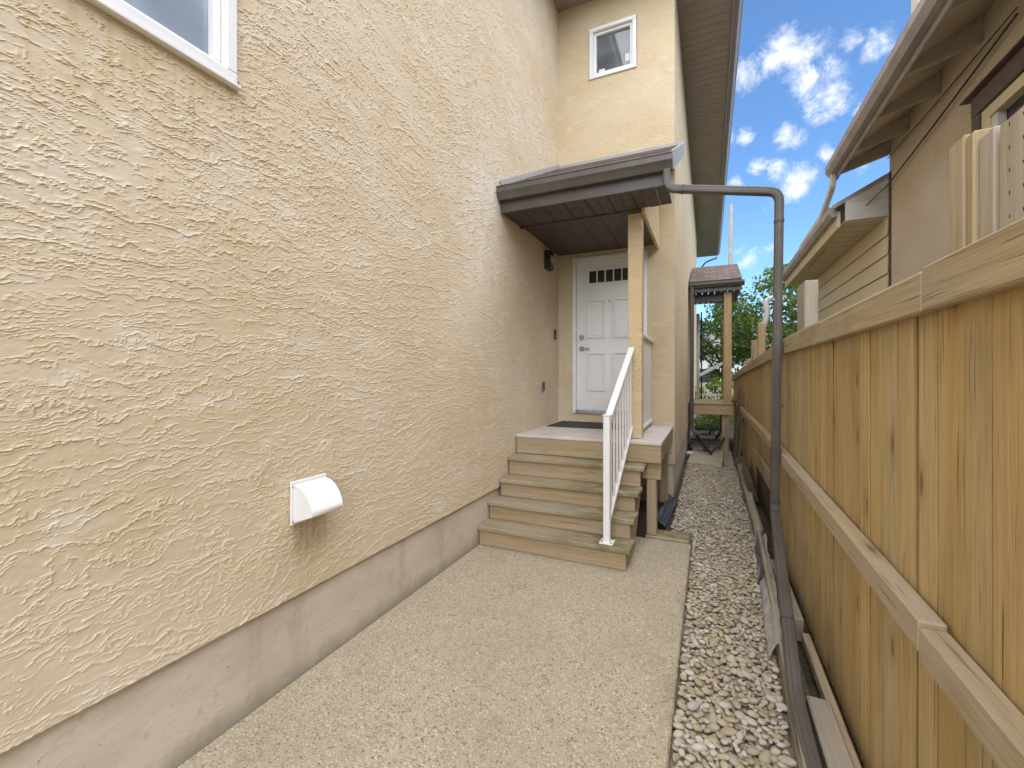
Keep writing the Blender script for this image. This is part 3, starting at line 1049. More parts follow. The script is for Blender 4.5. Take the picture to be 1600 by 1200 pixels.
# flashing up the left wall, along the door wall and round the open rake
beam('flashing', (CX0 + .006, CY - .02, zr0 + .035), (CX0 + .006, DY - .01, zr1 + .035), .012, .055, 'flashing', pr)
box('flashing', CX0 + .02, CXR + .02, DY - .016, DY - .004, zr1 - .012, zr1 + .038, 'flashing', pr, .002)
beam('rake_trim', (CXR + .024, CY - .03, zr0 - .065), (CXR + .024, DY - .02, zr1 - .065), .016, .15, 'flashing', pr)
# front fascia and K-style gutter
box('fascia', CX0, CXR - .01, CY - .004, CY + .02, 3.13, 3.335, 'brown', pr)
gx = CXR + .03
prism('gutter', [(CY - .006, 3.345), (CY - .006, 3.235), (CY - .060, 3.235), (CY - .085, 3.275), (CY - .105, 3.30), (CY - .105, 3.348), (CY - .098, 3.348), (CY - .098, 3.335)], 0, CX0, gx, 'brown_lt', pr)
box('gutter_lip', CX0, gx, CY - .112, CY - .096, 3.348, 3.358, 'brown_lt', pr, .002)
# soffit: outer field in narrow ribs, inner ceiling in wide boards
zs = 3.14
xk = CX0 + .003
n_out = 15
wv_ = (CXR - .012 - xk) / n_out
for k in range(n_out):
    box('soffit_panel', xk + k * wv_ + .002, xk + (k + 1) * wv_ - .002, CY + .022, 4.34, zs - (.004 if k % 2 else 0), zs + .012, 'soffit', pr, .003)
box('soffit_trim', CX0 + .002, CX1 - .001, 4.343, 4.385, zs - .016, zs + .02, 'soffit', pr, .003)
n_in = 6
wi = (CX1 - .003 - xk) / n_in
for k in range(n_in):
    box('soffit_panel', xk + k * wi + .0015, xk + (k + 1) * wi - .0015, 4.387, DY - .003, zs + .02, zs + .032, 'soffit', pr, .004)
# stucco gable cheek above the beam on the open side
cheek = prism('beam', [(4.345, 3.10), (DY - .003, 3.10), (DY - .003, zr1 - .055), (4.345, zr0 + (4.345 - CY) * slope - .055)], 0, CX1, CX1 + .03, 'stucco_fine', house)
col_o = box('column', -.728, -.595, 4.40, 4.535, .905, zs - .017, 'stucco_fine', house, .006)

# downspout: elbow at the gutter, sloping run across the alley, drop beside the fence, extension on the gravel
ds = tube('downspout', arc_path([(-.315, 3.83, 3.238), (-.315, 3.83, 3.08), (.488, 3.83, 2.915), (.458, 3.83, .50), (.352, 2.25, .085), (.345, 1.2, .045)], .075, 6),
          .04, 'brown_lt', house, square=(.068, .058), ribbed=True)
tube('collar', [(.466, 3.83, .98), (.4655, 3.83, .90)], .05, 'brown', ds, square=(.076, .066))
tube('collar', [(.4595, 3.83, .585), (.459, 3.83, .56)], .05, 'brown', ds, square=(.075, .065))
tube('collar', [(.385, 2.742, .214), (.3835, 2.72, .208)], .05, 'brown', ds, square=(.075, .065))
tube('collar', [(-.20, 3.83, 3.056), (-.185, 3.83, 3.053)], .05, 'brown', ds, square=(.075, .065))
tube('collar', [(.4858, 3.83, 2.70), (.4855, 3.83, 2.685)], .05, 'brown', ds, square=(.075, .065))
for zc_ in (2.1, 1.3):
    xc_ = .458 + (zc_ - .5) * .0124
    box('strap', xc_ - .041, xc_ + .041, 3.830 - .0315, 3.83 - .0295, zc_ - .012, zc_ + .012, 'brown', ds, .001)
    for q in (-.03, .03): disc('screw', (xc_ + q, 3.83 - .0325, zc_), 1, .004, .002, 'chrome', ds, 8)

# ------------------------------------------------------------------ porch steps and landing
steps = thing('porch_steps', 'weathered wooden porch steps rising to the landing at the white front door', 'steps', (-1.2, 4.3, 0))
TY = [3.43, 3.63, 3.83, 4.03]; TZ = [.178, .345, .516, .70]; TR = [-.552, -.552, -.545, -.527]
x0s = WX - .015
for k in range(4):
    xr = TR[k]
    xl = x0s if k < 2 else WX + .006
    box('tread', xl, xr, TY[k], TY[k] + .262, TZ[k] - .040, TZ[k], 'w:tread', steps, .006)
    zb = 0.002 if k == 0 else TZ[k - 1] + .001
    box('riser', xl + .004, xr - .034, TY[k] + .030, TY[k] + .068, zb, TZ[k] - .041, 'w:step', steps, .004)
saw_prof = [(3.502, .003), (3.502, .137), (3.70, .137), (3.70, .304), (3.90, .304), (3.90, .475), (4.10, .475), (4.10, .658), (4.238, .658), (4.238, .36), (3.86, .003)]
for xs in (-.625, -1.2, WX + .03):
    prism('stringer', saw_prof, 0, xs, xs + .038, wood('step', 1), steps)
# landing
box('landing_deck', WX + .005, -.395, 4.235, DY - .004, .872, .902, 'landing', steps, .004)
box('landing_fascia', WX + .012, -.400, 4.240, 4.278, .705, .871, 'w:step', steps, .004)
box('landing_fascia', -.440, -.402, 4.280, DY - .006, .705, .871, 'w:step', steps, .004)
for y in (4.7, 5.1, 5.5):
    box('joist', WX + .02, -.442, y, y + .038, .72, .870, 'w:step', steps, .003)
box('landing_beam', -1.75, -.405, 4.282, 4.36, .545, .703, 'w:step', steps, .004)
box('post', -.535, -.445, 4.285, 4.375, .02, .543, 'w:step', steps, .005)
box('post', -.535, -.445, 5.45, 5.54, .02, .70, 'w:step', steps, .005)
# base pad and loose green board at the foot
tag(box('loose_board', -.545, -.158, 4.262, 4.48, -.03, .018, 'w:tread', None, .006), 'short greenish plank lying flat beside the foot of the porch post', 'plank')

# door mat
mt_ = thing('door_mat', 'dark rubber door mat lying on the landing before the white door', 'mat', (-1.3, 5.35, .903))
box('pad', -1.80, -.93, 5.02, 5.62, .9035, .914, 'mat', mt_, .004)
for k in range(9):
    box('rib', -1.78 + k * .093, -1.74 + k * .093, 5.04, 5.60, .9145, .918, 'mat', mt_, .001)

# stair railing
rail = thing('stair_railing', 'white metal stair railing with slim balusters on the porch steps', 'railing', (-.745, 3.52, .18))
box('post', -.772, -.718, 3.485, 3.539, .185, 1.20, 'vinyl', rail, .005)
box('post_cap', -.776, -.714, 3.481, 3.543, 1.201, 1.212, 'vinyl', rail, .003)
box('base_plate', -.800, -.690, 3.457, 3.567, .1795, .192, 'vinyl', rail, .003)
for bx0 in (-.785, -.712):
    for by0 in (3.47, 3.548):
        disc('bolt', (bx0 + .004, by0 + .004, .195), 2, .007, .004, 'chrome', rail, 8)
ry0, ry1, rz0, rz1 = 3.55, 4.395, 1.17, 1.79
rs = (rz1 - rz0) / (ry1 - ry0)
beam('top_rail', (-.742, ry0 - .02, rz0), (-.690, ry1, rz1), .058, .042, 'vinyl', rail, c=.006)
beam('bottom_rail', (-.742, ry0, .345), (-.692, ry1, 1.02), .038, .032, 'vinyl', rail, c=.005)
for k in range(8):
    t = (k + .7) / 8.1
    y = ry0 + (ry1 - ry0) * t; x = -.742 + .051 * t
    box('baluster', x - .009, x + .009, y - .009, y + .009, .365 + .675 * t, rz0 - .016 + (rz1 - rz0) * t, 'vinyl', rail, .003)

# white privacy half panel from column to wall
ps = thing('privacy_panel', 'white half height side panel standing between the stucco column and house wall', 'panel', (-.66, 5.1, .903))
box('panel', -.672, -.650, 4.545, DY - .012, .985, 1.93, 'vinyl', ps, .003)
box('cap_rail', -.705, -.617, 4.540, DY - .008, 1.931, 1.965, 'vinyl', ps, .005)
box('bottom_rail', -.690, -.632, 4.540, DY - .008, .945, .984, 'vinyl', ps, .005)
for y in (4.62, 5.55):
    box('foot', -.668, -.654, y, y + .02, .9025, .944, 'chrome', ps, .002)

# wall mounted small things
lampo = thing('wall_lamp', 'small dark house number lamp under the porch roof beside the door', 'lamp', (WX, 5.2, 2.97))
box('housing', WX + .002, WX + .075, 5.13, 5.27, 2.855, 3.07, 'black', lampo, .006)
box('hood', WX + .002, WX + .095, 5.12, 5.28, 3.072, 3.085, 'black', lampo, .004)
box('glass_front', WX + .076, WX + .080, 5.145, 5.255, 2.895, 3.055, 'pane_dark', lampo, .001)
Wt = Matrix(((0, 0, 1, WX + .0815), (1, 0, 0, 5.20), (0, 1, 0, 2.98), (0, 0, 0, 1)))
text_mesh('house_number', '18', .125, .0012, 'paper', Wt, lampo)
bell = thing('doorbell', 'narrow black doorbell button on the stucco wall left of the white door', 'doorbell', (WX, 5.53, 2.07))
box('case', WX + .002, WX + .022, 5.50, 5.555, 2.005, 2.135, 'darkplastic', bell, .005)
disc('button', (WX + .024, 5.5275, 2.045), 0, .015, .004, 'chrome', bell)
outl = thing('outlet_cover', 'small brown weatherproof outlet cover low on the stucco wall by landing', 'outlet', (WX, 5.05, 1.39))
box('back_plate', WX + .002, WX + .012, 5.01, 5.085, 1.325, 1.455, 'rafter', outl, .004)
box('flip_cover', WX + .0125, WX + .034, 5.018, 5.077, 1.335, 1.447, 'nbrown', outl, .006)

# dryer vent hood
vent = thing('dryer_vent', 'white curved vent hood low on the rough stucco wall', 'vent', (WX, 1.62, .88))
vy0, vy1, vz0, vz1 = 1.497, 1.715, .790, 1.005
box('flange', WX + .001, WX + .014, vy0, vy1, vz0, vz1, 'vinyl', vent, .004)


def hood():
    prof = []
    n = 10
    for k in range(n + 1):
        a = k / n * R(82)
        prof.append((.016 + .125 * math.sin(a), vz1 - .018 - .150 * (1 - math.cos(a)) - .012 * k / n))
    V = []; F = []
    t = .004
    y0, y1 = vy0 + .014, vy1 - .010
    for yy in (y0, y1):
        for (x, z) in prof: V.append((x, yy, z))
    m = n + 1
    for k in range(n): F.append((k, k + 1, m + k + 1, m + k))
    zb = prof[-1][1]
    # cheeks down to the flange
    for s, yy in ((0, y0), (1, y1)):
        i = len(V); V.append((.014, yy, prof[0][1])); V.append((.014, yy, vz0 + .012))
        F.append(tuple([i, i + 1] + [s * m + k for k in range(n, -1, -1)]))
    V = [Vector(v) - Vector((.07, (y0 + y1) / 2, (vz0 + vz1) / 2)) for v in V]
    ob = mobj('hood', V, F, M['vinyl'], vent, (WX + .07, (y0 + y1) / 2, (vz0 + vz1) / 2))
    sm = ob.modifiers.new('solid', 'SOLIDIFY'); sm.thickness = .004
    for pidx in range(n): ob.data.polygons[pidx].use_smooth = True


hood()
box('flap', WX + .016, WX + .020, vy0 + .022, vy1 - .018, vz0 + .02, vz1 - .03, 'nwhite', vent, .001)
for yy in (vy0 + .007, vy1 - .006):
    for zz_ in (vz0 + .02, vz1 - .025):
        disc('screw', (WX + .016, yy, zz_), 0, .0045, .002, 'chrome', vent, 8)

# ------------------------------------------------------------------ fence on the right
FX = .56
fence = thing('board_fence', 'long yellow tan vertical board fence down the right side of the alley', 'fence', (FX, 4, 0))


def ftop(y):
    return float(np.interp(y, [-3, 4.0, 4.8, 7.9, 12.2], [1.752, 1.752, 1.702, 1.617, 1.43]))


y = -1.6
k = 0
while y < 12.1:
    w = random.choice((.088, .118, .128, .138, .140))
    zb = -.02 + random.uniform(0, .015)
    if 4.75 < y < 6.3: zb = .50
    zt = ftop(y + w / 2) + .03
    dx = random.uniform(-.0022, .0022)
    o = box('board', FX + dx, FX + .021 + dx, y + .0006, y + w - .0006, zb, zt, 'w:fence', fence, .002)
    o.rotation_euler.x += random.uniform(-.004, .004)
    g_ = random.choice((.0005, .001, .0015, .0025))
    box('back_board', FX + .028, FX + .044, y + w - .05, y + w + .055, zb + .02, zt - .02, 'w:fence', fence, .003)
    y += w + g_
    k += 1
CF = FX - .046
for ya, yb, lift in ((-1.6, 1.497, .006), (1.500, 4.15, 0), (4.153, 7.9, 0), (7.903, 12.1, 0)):
    za, zb = ftop(ya) + lift, ftop(yb) + lift
    beam('top_rail', (CF + .019, ya, za), (CF + .019, yb, zb), .038, .108 + lift, 'w:rail', fence, c=.005)
for ya, yb in ((-1.6, 4.0), (4.002, 7.9), (7.902, 12.1)):
    beam('cap_board', (FX + .03, ya, ftop(ya) + .068), (FX + .03, yb, ftop(yb) + .068), .075, .016, 'w:rail', fence, c=.003)
for ya, yb, za, zb in ((-1.6, 1.455, .815, .838), (1.458, 4.8, .853, .925), (4.803, 9.0, .925, .93), (9.003, 12.1, .93, .88)):
    beam('middle_rail', (FX - .036, ya, za), (FX - .036, yb, zb), .060, .086, 'w:rail', fence, c=.005)
box('kick_board', FX - .03, FX - .006, 4.62, 6.35, .435, .60, 'w:rail', fence, .004)
box('kick_board', FX + .004, FX + .03, 4.76, 6.32, .0, .43, 'w:dark', fence, .004)
for y in (-.9, 1.5, 3.9, 6.3, 8.7, 11.1):
    box('post', FX + .045, FX + .134, y - .045, y + .044, -.1, ftop(y) + .05, 'w:post', fence, .005)
box('base_rail', FX - .075, FX - .035, 1.2, 2.95, .0, .06, 'w:rail', fence, .005)

# timber and sheet litter between gravel and fence
ed1 = tag(beam('edging_board', (.312, 1.3, .02), (.415, 4.55, .055), .026, .15, 'w:edging', None, c=.005), 'thin weathered board standing on edge along the near gravel', 'edging board')
ed2 = tag(beam('edging_timber', (.43, 4.62, .055), (.475, 9.6, .05), .075, .12, 'w:edging', None, c=.02), 'long pale grey edging timber along the far gravel by the fence', 'edging timber')
tag(box('timber_block', .405, .495, 1.75, 2.36, -.05, .075, 'w:edging', None, .006), 'short pale timber block on the ground behind the downspout end', 'timber block')
tag(box('timber_offcut', .440, .515, 3.05, 3.95, -.05, .085, 'w:edging', None, .006), 'flat weathered offcut tucked against the fence foot behind the downspout', 'offcut')
tag(box('concrete_strip', .372, .442, 2.42, 3.02, -.12, .022, 'moss_concrete', None, .01), 'mossy green concrete strip beside the fence foot', 'concrete strip')
V, F = pebble_shape(1, 55)
tag(mobj('white_rock', V * .02, F, M['rock'], None, (.405, 2.62, .032), None, True), 'small white stone chip on the mossy concrete strip', 'stone')


def crumple(name, p, u, v, nu, nv, amp, mat, seed, label, cat):
    r = np.random.default_rng(seed)
    p, u, v = np.array(p, float), np.array(u, float), np.array(v, float)
    nrm = np.cross(u, v); nrm /= np.linalg.norm(nrm)
    ph = r.uniform(0, 6.28, (8, 3)); fr = r.uniform(2, 17, (8, 2)); am = r.uniform(.3, 1, 8) / (1 + fr.sum(1) / 12)
    V = []
    for j in range(nv + 1):
        for i in range(nu + 1):
            a, b = i / nu, j / nv
            h = sum(am[q] * math.sin(fr[q, 0] * a + ph[q, 0] + 1.3 * math.sin(fr[q, 1] * b + ph[q, 1])) for q in range(8))
            edge = .04 * math.sin(9 * a + seed) + .03 * math.sin(23 * a + 2 * seed)
            V.append(p + u * a + v * (b + edge * b) + nrm * amp * h + r.normal(size=3) * amp * .15)
    F = []
    for j in range(nv):
        for i in range(nu):
            k = j * (nu + 1) + i
            F.append((k, k + 1, k + nu + 2, k + nu + 1))
    ctr = p + u * .5
    o = mobj(name, [Vector(q - ctr) for q in V], F, M[mat], None, ctr, None, True)
    sm = o.modifiers.new('solid', 'SOLIDIFY'); sm.thickness = .0012
    return tag(o, label, cat)


crumple('plastic_sheet', (.290, 2.70, .012), (.100, 1.75, .0), (.075, 0, .125), 46, 10, .008, 'poly', 3, 'crumpled translucent plastic sheet draped over the near edging board', 'plastic sheet')
crumple('plastic_sheet', (.385, 4.45, .0), (.045, 2.3, .0), (.055, 0, .125), 40, 8, .007, 'poly', 9, 'crumpled pale plastic sheet wrapped over the far grey edging timber', 'plastic sheet')
crumple('membrane_strip', (.335, 3.65, -.01), (.045, .8, 0), (.03, 0, .10), 24, 8, .006, 'tarp', 5, 'dark blue grey membrane strip poking up beside the edging board', 'membrane')
crumple('membrane_strip', (-.40, 4.70, -.03), (.06, 1.05, 0), (-.10, 0, .085), 26, 10, .007, 'tarp', 6, 'crumpled blue grey membrane at the gravel edge under the porch landing', 'membrane')
crumple('membrane_strip', (.385, 5.9, -.02), (.03, 1.5, 0), (.035, 0, .11), 26, 8, .006, 'tarp', 8, 'dark membrane strip along the far edging timber', 'membrane')

# stepping slabs
for nm, pts, z, lab in (('a', [(-.345, 8.22), (.20, 8.08), (.255, 8.95), (-.31, 9.12)], .012, 'nearer tan stone slab on the gravel path'),
                        ('b', [(-.315, 9.20), (.25, 9.05), (.30, 9.80), (-.29, 10.05)], .014, 'farther tan stone slab on gravel before the back porch')):
    V = [(p[0], p[1], zz2) for zz2 in (z - .055, z) for p in pts]
    V2 = []
    ctr = Vector((sum(p[0] for p in pts) / 4, sum(p[1] for p in pts) / 4, z))
    for p in pts: V2.append(Vector((p[0], p[1], z - .055)) - ctr)
    for p in pts: V2.append(Vector((p[0], p[1], z - .012)) - ctr)
    for p in pts:
        q = Vector((p[0], p[1], z)) - ctr; q.x *= .97; q.y *= .975; V2.append(q)
    F = [(3, 2, 1, 0), (8, 9, 10, 11)] + [(j * 4 + k, j * 4 + (k + 1) % 4, (j + 1) * 4 + (k + 1) % 4, (j + 1) * 4 + k) for j in (0, 1) for k in range(4)]
    tag(mobj('stepping_slab', V2, F, M['stone'], None, ctr), lab, 'paving slab')
V, F = pebble_shape(1, 60)
tag(mobj('white_rock', V * .06, F, M['rock'], None, (-.31, 8.95, .03), None, True), 'pale rock at the house foundation beside the stone slabs', 'rock')

# dark planks leaning on the fence
for k, (y, zt, wd, lab) in enumerate(((8.55, 1.30, .14, 'tallest dark plank leaning against the fence by the back porch'),
                                       (8.0, .82, .13, 'shorter dark plank leaning on the fence in front of the tallest one'),
                                       (9.15, .95, .10, 'narrow dark plank leaning on the fence behind the tallest one'))):
    tag(beam('leaning_plank', (.42 + .005 * k, y - .12, -.03), (.50, y + .05, zt), .035, wd, 'w:dark', None, up=(0, 1, 0), c=.004), lab, 'plank')
tag(beam('dark_timber', (.495, 5.95, .12), (.49, 7.35, .20), .06, .24, 'w:dark', None, roll=R(-18), c=.006), 'dark weathered timber propped at the fence foot past the downspout', 'timber')

# ------------------------------------------------------------------ back porch along the alley
bp = thing('back_porch', 'small wooden back porch with shingled roof farther down the alley', 'porch', (0, 10.2, 0))
PY0, PY1 = 9.7, 11.3
broof = prism('roof', [(PY0, 3.40), (PY1, 4.05), (PY1, 4.09), (PY0, 3.44)], 0, SX + .02, .60, 'brown', bp)
bs = .65 / 1.6
for r_ in range(8):
    y0 = PY0 - .02 + r_ * .2; y1 = y0 + .24
    x = SX + .02 - (.13 if r_ % 2 else 0)
    while x < .60:
        xa, xb = max(x, SX + .022), min(x + .26, .612)
        if xb - xa > .03:
            f_ = lambda yy: 3.44 + (yy - PY0) * bs
            beam('shingle', ((xa + xb) / 2, y0, f_(y0) + .012), ((xa + xb) / 2, y1, f_(y1) + .004), xb - xa - .006, .009, 'shingle', broof, c=.002)
        x += .26
box('fascia', SX + .02, .60, PY0 - .004, PY0 + .02, 3.22, 3.40, 'brown', broof)
prism('gutter', [(PY0 - .006, 3.40), (PY0 - .006, 3.30), (PY0 - .06, 3.30), (PY0 - .10, 3.36), (PY0 - .10, 3.40)], 0, SX + .01, .645, 'brown', broof)
for k in range(8):
    xx = SX + .03 + k * .117
    box('soffit_panel', xx, xx + .108, PY0 + .025, PY1, 3.215, 3.226, 'soffit', broof, .003)
box('beam', SX + .03, .47, 9.98, 10.06, 3.06, 3.212, 'brown', bp)
box('post', .285, .425, 9.80, 9.94, .93, 3.21, 'w:post', bp, .005)
box('post', .300, .420, 11.05, 11.17, .93, 3.21, 'w:post', bp, .005)
box('fascia_board', SX + .02, .455, 9.72, 9.76, .73, .93, 'w:post', bp, .004)
box('deck', SX + .01, .46, 9.70, 11.3, .931, .965, 'w:step', bp, .004)
box('fascia_board', .418, .455, 9.762, 11.28, .73, .928, 'w:post', bp, .004)
box('leg', .245, .385, 9.77, 9.90, .33, .728, 'w:step', bp, .004)
box('leg', .225, .375, 9.775, 9.895, -.05, .328, 'w:step', bp, .004)
box('leg', .245, .385, 11.0, 11.12, -.05, .728, 'w:step', bp, .004)
tube('downspout', arc_path([(SX + .075, 9.62, 3.32), (SX + .075, 9.64, 3.1), (SX + .065, 9.66, .45), (SX + .35, 9.4, .02)], .06, 4), .04, 'brown', bp, square=(.10, .075))
tube('white_pipe', [(SX + .16, 11.0, .97), (SX + .16, 11.0, 2.95)], .035, 'white_pipe', bp)
tube('black_conduit', [(SX + .23, 11.1, .97), (SX + .23, 11.1, 3.0)], .016, 'black', bp)
beam('white_handrail', (SX + .18, 11.0, 1.52), (.33, 11.1, 1.82), .05, .07, 'vinyl', bp)
box('white_handrail', SX + .18, .30, 11.2, 11.25, 1.05, 1.09, 'vinyl', bp)
# dark scrap bars below it
scrap = [((-.30, 9.7, .40), (.05, 9.0, .05), 'diagonal dark metal bar sloping out below the back porch'),
         ((-.34, 10.2, .36), (.26, 10.2, .38), 'upper level dark metal bar lying under the back porch'),
         ((-.34, 9.95, .17), (.24, 9.95, .18), 'lower level dark metal bar lying under the back porch'),
         ((.05, 9.35, .03), (.30, 9.8, .26), 'short dark bar rising to the porch leg'),
         ((.12, 10.5, .10), (.24, 10.1, .34), 'far stubby dark bar under the back porch')]
for a, b, lab in scrap:
    tag(beam('scrap_bar', a, b, .04, .05, 'black' if 'metal' in lab else 'w:dark', None, c=.004), lab, 'metal bar' if 'metal' in lab else 'bar')

# ------------------------------------------------------------------ neighbour's house over the fence
nh = thing('neighbour_house', 'beige pebble dashed neighbour house with cream sided lean-to above the fence', 'house', (3, 5, 0))
NX, NC = 2.0, 6.69
holed_wall('wall', 0, NX, .2, -3.0, NC, -.2, 4.45, [(3.5, 4.72, 2.45, 3.62)], 'pebbledash', nh)
box('wall', NX + .201, 7.0, NC - .2, NC, -.2, 6.5, 'pebbledash', nh, .004)
nroof = prism('roof', [(1.50, 4.18), (5.0, 6.3), (5.0, 6.42), (1.50, 4.27)], 1, -3, NC + .22, 'shingle', nh)
prism('gutter', [(1.50, 4.25), (1.50, 4.12), (1.44, 4.12), (1.40, 4.18), (1.40, 4.255)], 1, -3, NC + .24, 'ngutter', nroof)
box('fascia', 1.503, 1.525, -3, NC + .22, 4.06, 4.178, 'ngutter', nroof)
prism('soffit_boards', [(1.527, 4.14), (NX - .002, 4.40), (NX - .002, 4.415), (1.527, 4.155)], 1, -3, NC + .2, 'nsoffit', nroof)
for y in (-1.6, -.9, -.2, .5, 1.2, 1.9, 2.6, 3.3, 4.0, 4.7, 5.4, 6.1, 6.655):
    prism('rafter', [(1.527, 4.06), (NX - .003, 4.20), (NX - .003, 4.398), (1.527, 4.138)], 1, y, y + .05, 'rafter', nroof)
# window with brown trim
nw = box('window', NX - .04, NX + .03, 3.42, 4.80, 3.625, 3.78, 'nbrown', nh)
box('trim', NX - .038, NX + .03, 4.70, 4.80, 2.4, 3.623, 'nbrown', nw)
box('trim', NX - .038, NX + .03, 3.42, 3.52, 2.4, 3.623, 'nbrown', nw)
box('head_flashing', NX - .085, NX + .01, 3.36, 4.87, 3.785, 3.80, 'nbrown', nw)
box('frame', NX - .02, NX + .05, 4.60, 4.698, 2.46, 3.62, 'ncream', nw)
box('frame', NX - .02, NX + .05, 3.522, 4.598, 3.53, 3.62, 'ncream', nw)
box('frame', NX - .01, NX + .05, 4.10, 4.18, 2.46, 3.528, 'nwhite', nw)
box('frame', NX - .005, NX + .05, 4.52, 4.598, 2.46, 3.528, 'nwhite', nw)
box('pane', NX + .052, NX + .06, 3.52, 4.70, 2.46, 3.62, 'pane_dark', nw, .001)
# rusty corner strip
box('corner_strip', NX - .012, NX - .001, NC - .06, NC - .004, 1.0, 3.98, 'rust', nh)
# lean-to
ly0, ly1 = NC + .06, 11.2
zz_ = 3.48
box('wall', NX + .02, 5.0, ly0 + .05, ly1, -.2, 3.6, 'ncream', nh)
zc = zz_
kk = 0
while zc > 1.3:
    hgt = .235
    beam('siding_board', (NX + .003, ly0, zc - hgt / 2), (NX + .003, ly1, zc - hgt / 2), .014, hgt - .004, 'ncream', nh, roll=R(4.5), c=.002)
    zc -= hgt; kk += 1
for k in range(17):
    y = ly0 + .02 + k * .258
    if y + .25 < ly1 + .1:
        box('soffit_panel', 1.575, NX + .01, y, y + .250, zz_ + .004, zz_ + .016, 'nsoffit', nh, .003)
box('fascia', 1.545, 1.573, ly0 + .2, ly1 + .08, zz_ - .02, zz_ + .19, 'ncream', nh)
lroof = prism('lean_to_roof', [(1.50, 3.715), (3.2, 4.65), (3.2, 4.69), (1.50, 3.755)], 1, ly0 + .12, ly1 + .1, 'shingle', nh)
prism('gutter', [(1.543, 3.74), (1.543, 3.61), (1.49, 3.61), (1.45, 3.66), (1.45, 3.745)], 1, ly0 + .22, ly1 + .1, 'ngutter', lroof)
beam('rake_trim', (1.47, ly0 + .11, 3.705), (2.2, ly0 + .11, 4.107), .02, .05, 'ngutter', lroof)
box('boxed_end', 1.60, NX + .03, ly0 + .07, ly0 + .118, zz_ - .004, 3.735, 'nwhite', lroof)
prism('gable_infill', [(1.60, 3.738), (NX + .03, 3.738), (NX + .03, 3.965), (1.60, 3.735 + .012)], 1, ly0 + .075, ly0 + .112, 'nwhite', lroof)
tube('downspout', arc_path([(1.47, 6.84, 4.13), (1.47, 6.86, 3.98), (1.50, 7.6, 3.83), (1.47, 9.0, 3.74)], .08, 5), .04, 'white_pipe', nh, square=(.075, .06))
for a, b, rr, lab in (((1.955, 4.2, 4.04), (1.955, 6.65, 3.80), .008, 'dark cable sloping across the neighbour wall to its corner'),
                      ((1.955, 4.2, 4.085), (1.96, 6.62, 4.13), .005, 'thin brownish cable high on the neighbour wall')):
    tag(tube('wall_cable', [a, tuple((np.array(a) + np.array(b)) / 2 + np.array([0, 0, -.012])), b], rr, 'wire', None, 6), lab, 'cable')
tag(tube('wall_cable', [(1.95, 6.65, 3.80), (1.70, 6.95, 3.56), (1.62, 9.2, 3.42)], .006, 'wire', None, 6), 'cable running on below the lean-to soffit', 'cable')

# neighbour side weathered board screen and posts behind the fence
scr = thing('board_screen', 'grey weathered nail marked board screen rising behind the near fence', 'screen', (.72, 1.4, 0))
box('post', .70, .79, 1.755, 1.845, -.1, 2.255, 'w:rail', scr, .005)
box('post', .705, .785, 1.712, 1.752, -.1, 2.245, 'w:rail', scr, .005)
box('board', .715, .74, 1.635, 1.709, .1, 2.215, 'w:old', scr, .004)
yb = 1.615
while yb > .2:
    box('board', .717, .739, yb - .142, yb, .1, 2.205 - (1.6 - yb) * .02, 'w:old', scr, .004)
    for col_ in (.045, .1):
        for q in range(7):
            box('nail_mark', .7155, .7175, yb - col_ - .001, yb - col_ + .0015, 1.82 + q * .06, 1.827 + q * .06 + random.uniform(0, .005), 'dark_dummy' if False else 'rust', scr, .0004)
    yb -= .146
for x, y, zt, w, lab in ((.80, 4.6, 2.34, .34, 'wide grey post top beside the lean-to wall'),
                         (.75, 7.75, 2.33, .11, 'taller tan post rising behind the far fence'),
                         (.75, 8.9, 2.15, .10, 'second tan post behind the far fence, left of the taller one'),
                         (.75, 10.2, 1.86, .11, 'short tan post top near the fence end'),
                         (.74, 6.05, 1.92, .13, 'low pale post top just left of the downspout'),
                         (.75, 11.6, 1.66, .11, 'lowest post top at the far end of the fence')):
    tag(box('fence_post', x - .05, x + .05, y - w / 2, y + w / 2, -.1, zt, 'w:old' if w > .2 else 'w:post', None, .006), lab, 'post', 'posts behind the fence')
tag(tube('gooseneck_pipe', arc_path([(.70, 8.6, 1.6), (.918, 8.6, 2.58), (.89, 8.6, 2.80), (.98, 8.6, 2.85), (1.2, 8.6, 2.83)], .06, 6), .045, 'white_pipe', None, 12), 'white bent gooseneck pipe sticking up behind the far fence', 'pipe')

# ------------------------------------------------------------------ far background
tag(tube('utility_pole', [(1.10, 30, -.1), (1.28, 30, 12.0)], [.16, .11], 'polegrey', None, 10), 'tall grey utility pole beyond the house eave', 'pole')
tag(tube('roof_conduit', arc_path([(-.30, 19.9, 6.0), (-.1, 19.9, 6.25), (.32, 20, 6.40)], .1, 4), .03, 'black', None, 6), 'thin dark cable hanging at the far end of the eave', 'cable')


